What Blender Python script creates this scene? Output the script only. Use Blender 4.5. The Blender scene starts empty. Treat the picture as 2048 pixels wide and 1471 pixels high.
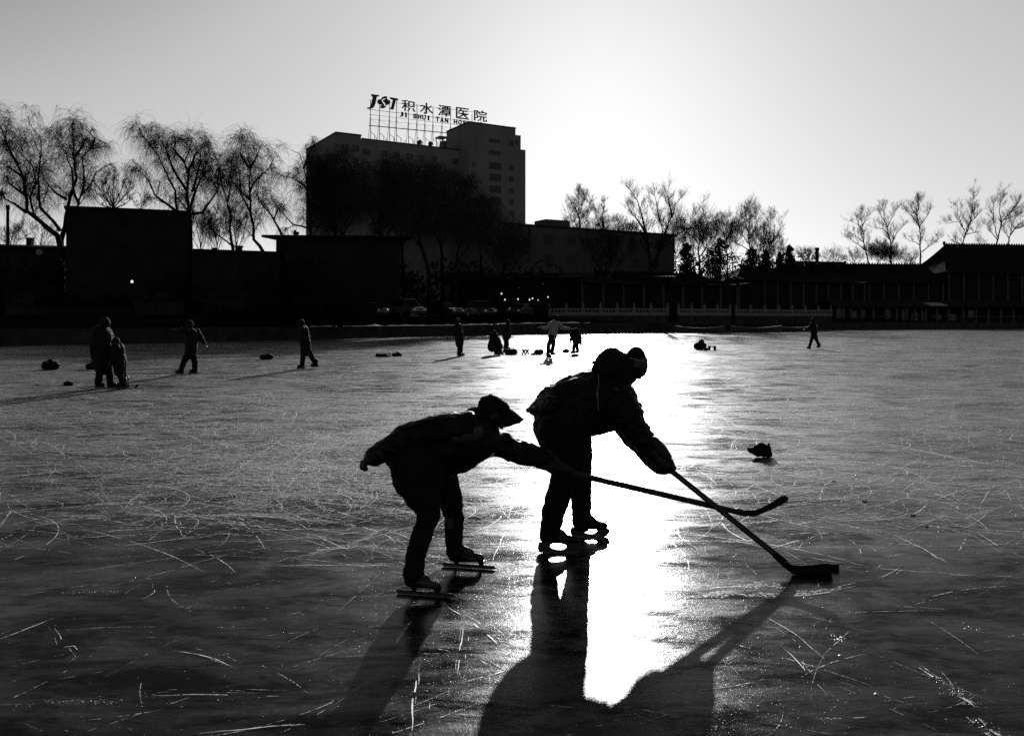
import bpy, math, random
from mathutils import Vector, Matrix, noise
R = math.radians
random.seed(7)
sc = bpy.context.scene
COL = sc.collection

# ------------------------------------------------------------------ camera
F = 1680.0; CH = 1.6; HZ = 640.0; CX = 1024.0     # focal (px of a 2048 px wide frame), eye height, horizon row
cam_d = bpy.data.cameras.new('camera'); cam = bpy.data.objects.new('camera', cam_d); COL.objects.link(cam)
cam_d.sensor_width = 36; cam_d.lens = F / 2048 * 36
cam_d.shift_y = -(735.5 - HZ) / 2048
cam_d.clip_start = 0.05; cam_d.clip_end = 9000
cam.location = (0, 0, CH); cam.rotation_euler = (R(90), 0, 0)
sc.camera = cam
# ------------------------------------------------------------------ light
SUX, SUY = 1200.0, 125.0
SD = Vector(((SUX - CX) / F, 1, (HZ - SUY) / F)).normalized()       # towards the sun
EL = math.asin(SD.z); AZ = math.atan2(SD.x, SD.y)
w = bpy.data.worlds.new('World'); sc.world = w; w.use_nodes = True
nt = w.node_tree; nt.nodes.clear()
sky = nt.nodes.new('ShaderNodeTexSky'); sky.sky_type = 'NISHITA'; sky.sun_disc = False
sky.sun_elevation = EL; sky.sun_rotation = AZ; sky.altitude = 50
sky.air_density = 1.0; sky.dust_density = 0.5; sky.ozone_density = 1.0
bw = nt.nodes.new('ShaderNodeRGBToBW'); nt.links.new(sky.outputs[0], bw.inputs[0])
pw = nt.nodes.new('ShaderNodeMath'); pw.operation = 'POWER'; pw.inputs[1].default_value = 0.50
nt.links.new(bw.outputs[0], pw.inputs[0])
bg = nt.nodes.new('ShaderNodeBackground'); bg.inputs[1].default_value = 0.15
wo = nt.nodes.new('ShaderNodeOutputWorld')
gn = nt.nodes.new('ShaderNodeMath'); gn.operation = 'MULTIPLY'; gn.inputs[1].default_value = 1.56
nt.links.new(pw.outputs[0], gn.inputs[0]); 
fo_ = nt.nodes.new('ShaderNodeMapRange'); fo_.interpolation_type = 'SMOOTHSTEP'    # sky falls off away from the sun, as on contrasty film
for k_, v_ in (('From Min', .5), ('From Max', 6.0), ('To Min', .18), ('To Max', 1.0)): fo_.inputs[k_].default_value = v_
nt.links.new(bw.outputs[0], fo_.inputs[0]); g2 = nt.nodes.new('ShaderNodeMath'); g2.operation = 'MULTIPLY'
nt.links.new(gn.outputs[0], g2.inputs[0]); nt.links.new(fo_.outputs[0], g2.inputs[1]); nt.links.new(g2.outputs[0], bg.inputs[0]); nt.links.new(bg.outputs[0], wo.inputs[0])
sun_d = bpy.data.lights.new('sun', 'SUN'); sun_d.energy = 5.0; sun_d.angle = R(0.6); sun_d.color = (1, 1, 1)
sun = bpy.data.objects.new('sun', sun_d); COL.objects.link(sun)
sun.rotation_euler = SD.to_track_quat('Z', 'Y').to_euler()
vs = sc.view_settings; vs.view_transform = 'Standard'; vs.look = 'None'; vs.exposure = 0.0; vs.gamma = 1
sc.cycles.max_bounces = 6; sc.cycles.transparent_max_bounces = 12
sc.cycles.volume_bounces = 0; sc.cycles.use_denoising = False

# ------------------------------------------------------------------ materials
def g3(v): return (v, v, v, 1)
def mat(name, v, rough=.7, var=.3, scale=6, spec=.5, metal=0, bump=0, emit=0, coat=0, sheen=0, streak=None):
    m = bpy.data.materials.new(name); m.use_nodes = True; t = m.node_tree
    b = t.nodes['Principled BSDF']
    b.inputs['Roughness'].default_value = rough; b.inputs['Metallic'].default_value = metal
    b.inputs['Specular IOR Level'].default_value = spec; b.inputs['Coat Weight'].default_value = coat
    b.inputs['Sheen Weight'].default_value = sheen
    tc = t.nodes.new('ShaderNodeTexCoord'); n = t.nodes.new('ShaderNodeTexNoise')
    n.inputs['Scale'].default_value = scale; n.inputs['Detail'].default_value = 5
    if streak:
        mp = t.nodes.new('ShaderNodeMapping'); mp.inputs['Scale'].default_value = streak
        t.links.new(tc.outputs['Object'], mp.inputs[0]); t.links.new(mp.outputs[0], n.inputs[0])
    else: t.links.new(tc.outputs['Object'], n.inputs[0])
    r = t.nodes.new('ShaderNodeMapRange')
    r.inputs['From Min'].default_value = .3; r.inputs['From Max'].default_value = .7
    r.inputs['To Min'].default_value = v * (1 - var); r.inputs['To Max'].default_value = v * (1 + var)
    t.links.new(n.outputs[0], r.inputs[0]); t.links.new(r.outputs[0], b.inputs['Base Color'])
    if bump:
        bp = t.nodes.new('ShaderNodeBump'); bp.inputs['Strength'].default_value = bump
        bp.inputs['Distance'].default_value = .02
        t.links.new(n.outputs[0], bp.inputs['Height']); t.links.new(bp.outputs[0], b.inputs['Normal'])
    if emit:
        b.inputs['Emission Color'].default_value = g3(1); b.inputs['Emission Strength'].default_value = emit
    return m
M = dict(
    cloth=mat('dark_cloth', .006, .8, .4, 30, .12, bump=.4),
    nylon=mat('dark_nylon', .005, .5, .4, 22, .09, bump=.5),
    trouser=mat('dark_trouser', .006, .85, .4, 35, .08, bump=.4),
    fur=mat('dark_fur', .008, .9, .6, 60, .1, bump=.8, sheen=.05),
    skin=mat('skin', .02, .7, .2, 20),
    pale=mat('pale_jacket', .16, .8, .2, 8),
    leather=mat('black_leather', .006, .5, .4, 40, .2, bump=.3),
    lace=mat('pale_lace', .12, .8),
    steel=mat('blade_steel', .10, .3, .2, 30, metal=1),
    holder=mat('grey_plastic', .02, .5, .2, 20, .2),
    shaft=mat('stick_shaft', .015, .4, .5, 9, .25, streak=(1, 1, 30)),
    tape=mat('stick_tape', .006, .85, .4, 60, .1, bump=.4),
    rubber=mat('rubber', .006, .9, .3, 6, .05),
    bag=mat('bag_fabric', .006, .75, .5, 30, .1, bump=.4),
    whitebag=mat('white_plastic', .45, .5),
    bark=mat('bark', .008, .9, .5, 4, .05),
    twig=mat('twig', .010, .9, .4, 1, .05),
    hazetwig=mat('haze_twig', .03, .9, .4, 1, .05),  # same twigs painted paler, standing in for haze before the hospital
    needles=mat('needles', .006, .9, .5, 3, .05),
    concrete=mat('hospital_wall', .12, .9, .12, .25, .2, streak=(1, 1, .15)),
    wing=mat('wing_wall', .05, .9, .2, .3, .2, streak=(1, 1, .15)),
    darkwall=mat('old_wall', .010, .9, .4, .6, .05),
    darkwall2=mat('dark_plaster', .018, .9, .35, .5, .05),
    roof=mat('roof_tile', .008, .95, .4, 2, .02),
    glass=mat('window_glass', .006, .45, .2, 1, .06),
    hglass=mat('hospital_glass', .028, .4, .4, .2, .2),
    wglass=mat('wing_glass', .032, .5, .4, .2, .1),
    frame=mat('window_frame', .08, .6),
    frame_pale=mat('pale_frame', .16, .7),
    stone=mat('pale_stone', .10, .8, .25, 3, .3),
    wallstone=mat('embankment_stone', .022, .9, .5, 1.2, .05),
    land=mat('shore_earth', .008, 1, .5, .3, 0),
    snow=mat('snow', .75, .6, .15, 8),
    metal=mat('painted_steel', .02, .5, .3, 6),
    sign=mat('sign_letter', .01, .6),
    pole=mat('pole_paint', .005, .8, .3, 6, .05),
    car_dark=mat('car_paint_dark', .008, .3, .1, 2, .3, coat=.3),
    car_pale=mat('car_paint_pale', .05, .3, .1, 2, .4, coat=.5),
    chrome=mat('chrome', .25, .25, .1, 2, metal=1),
    lamp=mat('lamp_glow', .8, .5, emit=.9),
    curtain=mat('pale_curtain', .10, .9, .5, 2, .1, streak=(3, 1, .4)),
    wood=mat('dark_wood', .025, .7, .4, 4),
    chip=mat('ice_chip', .8, .35, .1, 20),
)

def ice_material():
    m = bpy.data.materials.new('lake_ice'); m.use_nodes = True; t = m.node_tree; N = t.nodes; L = t.links
    b = N['Principled BSDF']
    geo = N.new('ShaderNodeNewGeometry')
    def noi(scale, det=6, rgh=.55, dist=0, vec=None, mscale=None, rot=0):
        n = N.new('ShaderNodeTexNoise'); n.inputs['Scale'].default_value = scale
        n.inputs['Detail'].default_value = det; n.inputs['Roughness'].default_value = rgh
        n.inputs['Distortion'].default_value = dist
        mp = N.new('ShaderNodeMapping'); mp.inputs['Scale'].default_value = mscale or (1, 1, 1)
        mp.inputs['Rotation'].default_value = (0, 0, R(rot))
        L.new(geo.outputs['Position'], mp.inputs[0]); L.new(mp.outputs[0], n.inputs[0])
        return n.outputs[0]
    def mr(x, a, c, lo, hi, clamp=True):
        r = N.new('ShaderNodeMapRange'); r.clamp = clamp
        for k, v in (('From Min', a), ('From Max', c), ('To Min', lo), ('To Max', hi)): r.inputs[k].default_value = v
        L.new(x, r.inputs[0]); return r.outputs[0]
    def mth(op, x, y=None):
        k = N.new('ShaderNodeMath'); k.operation = op
        for i, v in enumerate((x, y)):
            if v is None: continue
            if isinstance(v, (int, float)): k.inputs[i].default_value = v
            else: L.new(v, k.inputs[i])
        return k.outputs[0]
    big = noi(.35, 5, .6, .6)
    streak = noi(1.0, 9, .68, .8, mscale=(.45, 1.5, 1), rot=8)
    fine = noi(38, 6, .65)
    grain = noi(170, 3, .6)
    mid = noi(2.0, 9, .72, .6, mscale=(.6, 1.3, 1), rot=10)
    mid2 = noi(9, 6, .7, 1.0, mscale=(.5, 1.3, 1), rot=-8)
    sep = N.new('ShaderNodeSeparateXYZ'); L.new(geo.outputs['Position'], sep.inputs[0])
    far = mr(sep.outputs['Y'], 6, 13, 0, 1)           # the well used part of the rink is more scuffed
    fr = mth('ADD', mth('ADD', mth('ADD', mth('MULTIPLY', streak, .40), mth('MULTIPLY', mid, .45)), mth('MULTIPLY', big, .25)), mth('MULTIPLY', far, .05))
    frost = mr(fr, .535, .595, 0, 1)
    frost = mth('MULTIPLY', frost, mr(sep.outputs['Y'], 3.5, 10, .22, 1))
    speck = mr(grain, .60, .74, 0, 1)
    frost2 = mth('MULTIPLY', frost, mr(mth('ADD', mth('MULTIPLY', fine, .5), mth('MULTIPLY', mid2, .5)), .42, .58, .05, 1))
    basec = mth('ADD', mth('ADD', mr(mid, .35, .65, .002, .013), mth('MULTIPLY', mth('MULTIPLY', frost2, mr(sep.outputs['Y'], 6, 18, .10, .20)), 1.0)), mth('MULTIPLY', speck, .03))
    L.new(basec, b.inputs['Base Color'])
    rough = mth('ADD', mth('ADD', mr(mid, .35, .65, .17, .28), mth('MULTIPLY', frost2, .2)), mth('MULTIPLY', far, .05))
    L.new(rough, b.inputs['Roughness'])
    b.inputs['IOR'].default_value = 1.31
    L.new(mth('MULTIPLY', mth('MULTIPLY', mr(big, .42, .60, .35, 1.2), mr(mth('ADD', mth('MULTIPLY', mid2, .4), mth('MULTIPLY', mid, .6)),  .43, .58, .02, .36)), mr(sep.outputs['Y'], 4, 12, .34, .72)), b.inputs['Specular IOR Level'])
    L.new(mr(frost2, 0, .7, .15, .02), b.inputs['Coat Weight'])
    b.inputs['Coat Roughness'].default_value = .09
    b.inputs['Coat IOR'].default_value = 1.22
    spark = mr(noi(75, 2, .5), .66, .78, 0, 1)
    h = mth('ADD', mth('ADD', mth('MULTIPLY', fine, .0026), mth('MULTIPLY', streak, .004)), mth('ADD', mth('MULTIPLY', grain, .0007), mth('ADD', mth('MULTIPLY', spark, .0016), mth('MULTIPLY', mid2, .004))))
    bp = N.new('ShaderNodeBump'); bp.inputs['Strength'].default_value = 1; bp.inputs['Distance'].default_value = .5
    L.new(h, bp.inputs['Height']); L.new(bp.outputs[0], b.inputs['Normal'])
    bp2 = N.new('ShaderNodeBump'); bp2.inputs['Strength'].default_value = .3; bp2.inputs['Distance'].default_value = .5
    L.new(h, bp2.inputs['Height']); L.new(bp2.outputs[0], b.inputs['Coat Normal'])
    return m
def frost_material(name, v, lo, hi, scale=25):
    m = bpy.data.materials.new(name); m.use_nodes = True; t = m.node_tree; N = t.nodes; L = t.links
    b = N['Principled BSDF']; b.inputs['Base Color'].default_value = g3(v); b.inputs['Roughness'].default_value = .5
    geo = N.new('ShaderNodeNewGeometry'); n = N.new('ShaderNodeTexNoise')
    n.inputs['Scale'].default_value = scale; n.inputs['Detail'].default_value = 5; n.inputs['Roughness'].default_value = .7
    L.new(geo.outputs['Position'], n.inputs[0])
    r = N.new('ShaderNodeMapRange'); r.inputs['From Min'].default_value = lo; r.inputs['From Max'].default_value = hi
    L.new(n.outputs[0], r.inputs[0]); L.new(r.outputs[0], b.inputs['Alpha'])
    return m
M['ice'] = ice_material()
M['scratch'] = frost_material('scratch_frost', .95, .36, .54)
M['scratch_faint'] = frost_material('scratch_frost_faint', .8, .42, .64, 40)
M['scuff'] = frost_material('scuffed_snow', .55, .47, .72, 55)

# ------------------------------------------------------------------ helpers
def P(u, v, Y): return Vector(((u - CX) / F * Y, Y, CH + (HZ - v) / F * Y))
def ice(u, v, z=0): Y = F * CH / (v - HZ); return Vector(((u - CX) / F * Y, Y, z))
def iceY(v): return F * CH / (v - HZ)
class MB:
    def __init__(s): s.v = []; s.f = []
    def add(s, vs_, fs):
        o = len(s.v); s.v.extend(tuple(a) for a in vs_); s.f.extend(tuple(i + o for i in f) for f in fs); return s
    def box(s, c, d, rz=0):
        x, y, z = d[0] / 2, d[1] / 2, d[2] / 2; cs, sn = math.cos(rz), math.sin(rz)
        vv = []
        for sz in (-1, 1):
            for sx, sy in ((-1, -1), (1, -1), (1, 1), (-1, 1)):
                a, b_ = sx * x, sy * y; vv.append((c[0] + a * cs - b_ * sn, c[1] + a * sn + b_ * cs, c[2] + sz * z))
        return s.add(vv, [(3, 2, 1, 0), (4, 5, 6, 7), (0, 1, 5, 4), (1, 2, 6, 5), (2, 3, 7, 6), (3, 0, 4, 7)])
    def obox(s, o, ax, ay, az):       # box from corner and three edge vectors
        o = Vector(o); vv = [o, o + ax, o + ax + ay, o + ay]; vv += [a + az for a in vv]
        return s.add(vv, [(3, 2, 1, 0), (4, 5, 6, 7), (0, 1, 5, 4), (1, 2, 6, 5), (2, 3, 7, 6), (3, 0, 4, 7)])
    def tube(s, pts, rs, n=6, cap=True):
        pts = [Vector(p) for p in pts]
        if isinstance(rs, (int, float)): rs = [rs] * len(pts)
        vv = []; up = Vector((0.13, .21, 1)).normalized(); last = None
        for i, p in enumerate(pts):
            t = (pts[min(i + 1, len(pts) - 1)] - pts[max(i - 1, 0)])
            if t.length < 1e-9: t = Vector((0, 0, 1))
            t.normalize()
            a = last if last is not None else (up.cross(t) if abs(t.dot(up)) < .95 else Vector((1, 0, 0)).cross(t))
            a = (a - t * a.dot(t)).normalized(); b_ = t.cross(a); last = a
            for k in range(n):
                an = 2 * math.pi * k / n; vv.append(p + (a * math.cos(an) + b_ * math.sin(an)) * rs[i])
        fs = []
        for i in range(len(pts) - 1):
            for k in range(n):
                k2 = (k + 1) % n; fs.append((i * n + k, i * n + k2, (i + 1) * n + k2, (i + 1) * n + k))
        if cap: fs.append(tuple(range(n - 1, -1, -1))); e = (len(pts) - 1) * n; fs.append(tuple(range(e, e + n)))
        return s.add(vv, fs)
    def capsule(s, p, q, r1, r2, ys=1.0, n=14, m=5):
        p, q = Vector(p), Vector(q); d = q - p; Ln = d.length
        t = d.normalized() if Ln > 1e-6 else Vector((0, 0, 1))
        a = t.orthogonal().normalized(); b_ = t.cross(a); prof = []
        for i in range(1, m + 1): an = -math.pi / 2 + math.pi / 2 * i / m; prof.append((p + t * (math.sin(an) * r1), r1 * math.cos(an)))
        if Ln > 1e-6:
            for i in range(1, 4): k = i / 4; prof.append((p.lerp(q, k), r1 + (r2 - r1) * k))
        for i in range(0, m): an = math.pi / 2 * i / m; prof.append((q + t * (math.sin(an) * r2), r2 * math.cos(an)))
        vv = [p - t * r1]
        for c, r_ in prof:
            for k in range(n): an = 2 * math.pi * k / n; vv.append(c + (a * math.cos(an) + b_ * math.sin(an)) * r_)
        vv.append(q + t * r2); e = len(vv) - 1; fs = []
        for k in range(n): fs.append((0, 1 + (k + 1) % n, 1 + k))
        for i in range(len(prof) - 1):
            for k in range(n):
                k2 = (k + 1) % n; o = 1 + i * n; fs.append((o + k, o + k2, o + n + k2, o + n + k))
        o = 1 + (len(prof) - 1) * n
        for k in range(n): fs.append((o + k, o + (k + 1) % n, e))
        if ys != 1.0:
            out = []
            for x in vv:
                x = Vector(x); k = max(0, min(1, (x - p).dot(t) / Ln)) if Ln > 1e-6 else 0
                cy = p.y + (q.y - p.y) * k; out.append(Vector((x.x, cy + (x.y - cy) * ys, x.z)))
            vv = out
        return s.add(vv, fs)
    def prism(s, outline, depth):      # outline: list of Vectors, extruded by vector depth
        n = len(outline); a = [Vector(p) - depth / 2 for p in outline]; b_ = [Vector(p) + depth / 2 for p in outline]
        fs = [tuple(range(n)), tuple(range(2 * n - 1, n - 1, -1))]
        for i in range(n): j = (i + 1) % n; fs.append((i, i + n, j + n, j))
        return s.add(a + b_, fs)
    def ringprism(s, outer, inner, depth):
        n = len(outer); vv = []
        for sg in (-.5, .5):
            vv += [Vector(p) + depth * sg for p in outer] + [Vector(p) + depth * sg for p in inner]
        fs = []
        for i in range(n):
            j = (i + 1) % n
            fs += [(i, j, n + j, n + i), (2 * n + i, 3 * n + i, 3 * n + j, 2 * n + j),
                   (i, 2 * n + i, 2 * n + j, j), (n + i, n + j, 3 * n + j, 3 * n + i)]
        return s.add(vv, fs)
    def build(s, name, m, parent=None, smooth=False):
        me = bpy.data.meshes.new(name); me.from_pydata([tuple(a) for a in s.v], [], s.f); me.update()
        if smooth: me.shade_smooth()
        me.materials.append(m); o = bpy.data.objects.new(name, me); COL.objects.link(o)
        if parent: o.parent = parent; o.matrix_parent_inverse = Matrix.Translation(-parent.location)
        return o
def fix_normals(o):
    import bmesh
    b = bmesh.new(); b.from_mesh(o.data); bmesh.ops.recalc_face_normals(b, faces=b.faces); b.to_mesh(o.data); b.free()
def thing(name, label, cat, loc=(0, 0, 0), group=None):
    o = bpy.data.objects.new(name, None); COL.objects.link(o); o.location = loc; o.empty_display_size = .2
    return tag(o, label, cat, group)
def tag(o, label, cat, group=None, kind=None):
    o['label'] = label; o['category'] = cat
    if group: o['group'] = group
    if kind: o['kind'] = kind
    return o
def struct(o, kind='structure'): o['kind'] = kind; return o
TMP = bpy.data.scenes.new('workshop'); JUNK = []
def remesh(mb, name, m, parent, voxel=.012, smooth=3, wrinkle=0, wscale=14, fuzz=0, seed=0):
    me = bpy.data.meshes.new(name); me.from_pydata([tuple(a) for a in mb.v], [], mb.f)
    o = bpy.data.objects.new(name, me); TMP.collection.objects.link(o)
    r = o.modifiers.new('r', 'REMESH'); r.mode = 'VOXEL'; r.voxel_size = voxel
    if smooth: s_ = o.modifiers.new('s', 'SMOOTH'); s_.iterations = smooth; s_.factor = .5
    TMP.view_layers[0].update(); ev = o.evaluated_get(TMP.view_layers[0].depsgraph)
    nm = bpy.data.meshes.new_from_object(ev); o.modifiers.clear(); o.data = nm; TMP.collection.objects.unlink(o); COL.objects.link(o)
    JUNK.append(me); nm.name = name
    if wrinkle or fuzz:
        import numpy as np
        n_ = len(nm.vertices); co = np.empty(n_ * 3, 'f'); no = np.empty(n_ * 3, 'f')
        nm.vertices.foreach_get('co', co); nm.vertex_normals.foreach_get('vector', no)
        off = (seed * 3.1, seed * 1.7, 0.0); co = co.reshape(-1, 3); no = no.reshape(-1, 3); dd = np.zeros(n_, 'f')
        for i in range(n_):
            c = Vector((float(co[i, 0]) + off[0], float(co[i, 1]) + off[1], float(co[i, 2]))); d = 0
            if wrinkle:
                a = noise.noise(Vector((c.x * wscale, c.y * wscale, c.z * wscale * 1.4)))
                d += wrinkle * ((1 - abs(a) * 3) * .6 + noise.noise(c * wscale * 2.7) * .5)
            if fuzz: d += fuzz * (noise.noise(c * 90) + .6 * noise.noise(c * 45))
            dd[i] = d
        co += no * dd[:, None]; nm.vertices.foreach_set('co', co.ravel()); nm.update()
    nm.shade_smooth(); nm.materials.clear(); nm.materials.append(m)
    if parent: o.parent = parent; o.matrix_parent_inverse = Matrix.Translation(-parent.location)
    return o
def chain(mb, pts, ys=1.0):           # pts: (u, v, r_px, Y)
    for a, b_ in zip(pts, pts[1:]):
        mb.capsule(P(a[0], a[1], a[3]), P(b_[0], b_[1], b_[3]), a[2] / F * a[3], b_[2] / F * b_[3], ys)
    if len(pts) == 1: a = pts[0]; mb.capsule(P(a[0], a[1], a[3]), P(a[0], a[1], a[3]), a[2] / F * a[3], a[2] / F * a[3], ys)

# ================================================================== SETTING
mb = MB()
xs = [-900, -60, -20, -6, 6, 20, 60, 900]; 
mb.add([(-1450, -60, 0), (1450, -60, 0), (1450, 420, 0), (-1450, 420, 0)], [(0, 1, 2, 3)])
o = mb.build('ice_surface', M['ice']); struct(o)
# embankment line (pixel column, pixel row of the foot of the wall)
SH = [(-900, 706), (-200, 695), (0, 692), (400, 684), (700, 676), (900, 671), (1100, 667), (1350, 664), (1700, 659.5), (2048, 656.5), (2600, 655), (3600, 655)]
shore = [ice(u, v) for u, v in SH]
def wall_h(i): return 1.05 if SH[i][0] < 1000 else 1.25
mb = MB(); vv = []; fs = []
for i, p in enumerate(shore):
    z = wall_h(i); nrm = Vector((0, 1, 0))
    vv += [(p.x, p.y, -.3), (p.x, p.y + .15, z), (p.x, p.y + .9, z), (p.x, p.y + .95, -.3)]
for i in range(len(shore) - 1):
    for k in range(3): a = i * 4 + k; fs.append((a, a + 4, a + 5, a + 1))
mb.add(vv, fs); o = mb.build('embankment_wall', M['wallstone'])
tag(o, 'long low grey stone embankment wall along the far edge of the ice', 'wall')
mb = MB(); vv = []; fs = []
for i, p in enumerate(shore):
    z = wall_h(i); vv += [(p.x, p.y + .92, z - .02), (p.x, p.y + 5, 1.7), (p.x, p.y + 9, 2.0), (p.x * 1.0, 420, 2.0)]
    vv[-1] = (p.x * 420 / p.y if abs(p.x) < 300 else p.x, 420, 2.0)
for i in range(len(shore) - 1):
    for k in range(3): a = i * 4 + k; fs.append((a, a + 4, a + 5, a + 1))
mb.add(vv, fs); mb.add([(-1450, 419, 1.98), (1450, 419, 1.98), (1450, 1000, 1.98), (-1450, 1000, 1.98)], [(0, 1, 2, 3)])
o = mb.build('ground', M['land']); struct(o)
# snow on the wall top
mb = MB()
for (u0, u1, ins) in ((620, 1090, 0), (1095, 1180, .1)):
    n = 60; line = []
    for k in range(n + 1):
        u = u0 + (u1 - u0) * k / n
        for i in range(len(SH) - 1):
            if SH[i][0] <= u <= SH[i + 1][0]:
                t = (u - SH[i][0]) / (SH[i + 1][0] - SH[i][0]); vv_ = SH[i][1] + t * (SH[i + 1][1] - SH[i][1])
                z = wall_h(i) * (1 - t) + wall_h(i + 1) * t; break
        p = ice(u, vv_); a = .08 + .20 * noise.noise(Vector((u * .045, 1, 0))) + .08 * noise.noise(Vector((u * .3, 1, 0))); line.append((p, z, max(-.03, a)))
    vv = []; fs = []
    for p, z, h in line: vv += [(p.x, p.y + .12, z + .002), (p.x, p.y + .2, z + h), (p.x, p.y + 1.2, z + h * .9), (p.x, p.y + 1.6, z + .03)]
    for i in range(n):
        for k in range(3): a = i * 4 + k; fs.append((a, a + 4, a + 5, a + 1))
    mb.add(vv, fs)
o = mb.build('snow_strip', M['snow'], smooth=True); struct(o, 'stuff')

# ------------------------------------------------------------------ ice marks
def ribbon(mb, pts, wd, z=.003, gap=.12, jit=.4):
    n = len(pts); skip = 0
    L_, Rr = [], []
    for i in range(n):
        t = (pts[min(i + 1, n - 1)] - pts[max(i - 1, 0)]); t.z = 0
        if t.length < 1e-6: t = Vector((1, 0, 0))
        t.normalize(); s_ = Vector((-t.y, t.x, 0)); e = min(i, n - 1 - i) / max(1, n * .3); e = min(1, .15 + e)
        w_ = wd * .5 * e * random.uniform(1 - jit, 1 + jit); j = s_ * random.uniform(-.25, .25) * wd
        L_.append(pts[i] + j + s_ * w_); Rr.append(pts[i] + j - s_ * w_)
    for i in range(n - 1):
        if skip > 0: skip -= 1; continue
        if random.random() < gap: skip = random.randint(0, 2); continue
        mb.add([(a.x, a.y, z) for a in (L_[i], Rr[i], Rr[i + 1], L_[i + 1])], [(0, 1, 2, 3)])
def arc(p, hd, ln, cur, n):
    pts = [p.copy()]; st = ln / n; q = p.copy()
    for i in range(n): q = q + Vector((math.cos(hd), math.sin(hd), 0)) * st; hd += cur * st; cur += random.uniform(-.02, .02) * st; pts.append(q.copy())
    return pts
sc_a, sc_b, sc_c = MB(), MB(), MB()
random.seed(21)
def pick():
    while True:
        u = random.uniform(-150, 2200); v = 690 + 860 * random.random() ** 1.6
        d = math.exp(-((u - 640) / 330) ** 2 - ((v - 890) / 120) ** 2) * 1.3 + .16 + .25 * math.exp(-((v - 820) / 90) ** 2) + .15 * math.exp(-((u - 1700) / 400) ** 2 - ((v - 900) / 150) ** 2)
        if v > 980: d *= max(.03, 1 - (v - 970) / 160)
        if random.random() * 1.5 < d: return ice(u, v), v
for k in range(19000):
    p, v = pick(); Y = p.y
    px = Y / F * 2
    hd = random.choice((R(20), R(50), R(-15), R(160))) + random.gauss(0, .55); ln = random.uniform(.15, 1.2) * (.35 + Y * .09)
    if random.random() < .12: ln *= 2.4
    cur = random.gauss(0, .9) / (1 + Y * .04); 
    if random.random() < .1 and v < 1050: cur *= 4
    wd = random.choice((.001, .0015, .002, .004)) + (.12 + .42 * random.random() ** 2.2) * px * min(1, Y / 7)
    n = max(5, min(26, int(ln / max(.02, px * 1.5))))
    ribbon(sc_b if (random.random() < .6 or v > 1120) else sc_a, arc(p, hd, ln, cur, n), wd, gap=random.choice((.08, .2, .4)))
# wide soft scuffed bands
scf = MB()
for k in range(260):
    p, v = pick(); Y = p.y
    if v > 1250: continue
    ribbon(scf, arc(p, random.gauss(0, .5), random.uniform(.5, 2.2) * (.3 + Y * .08), random.gauss(0, .3), 16), random.uniform(.02, .07) * (.5 + Y * .07), z=.0022, gap=.05, jit=.5)
for pl in ([(250, 1022), (310, 1030), (400, 1032), (500, 1029), (620, 1036), (720, 1048)], [(430, 985), (520, 960), (600, 962), (680, 975)], [(1700, 872), (1830, 900), (2048, 940)], [(1370, 1195), (1450, 1188), (1560, 1190), (1720, 1170)], [(1450, 1175), (1530, 1168), (1600, 1180)], [(560, 905), (640, 880), (720, 850)], [(560, 1120), (700, 1090), (790, 1050)]):
    g = [ice(u, v) for u, v in pl]; pts = [a.lerp(c, k / 8) for a, c in zip(g, g[1:]) for k in range(8)]; ribbon(scf, pts, .05 + .006 * g[0].y, z=.0026, gap=.03, jit=.5)
o = scf.build('scuffed_snow', M['scuff']); struct(o, 'stuff')
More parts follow.
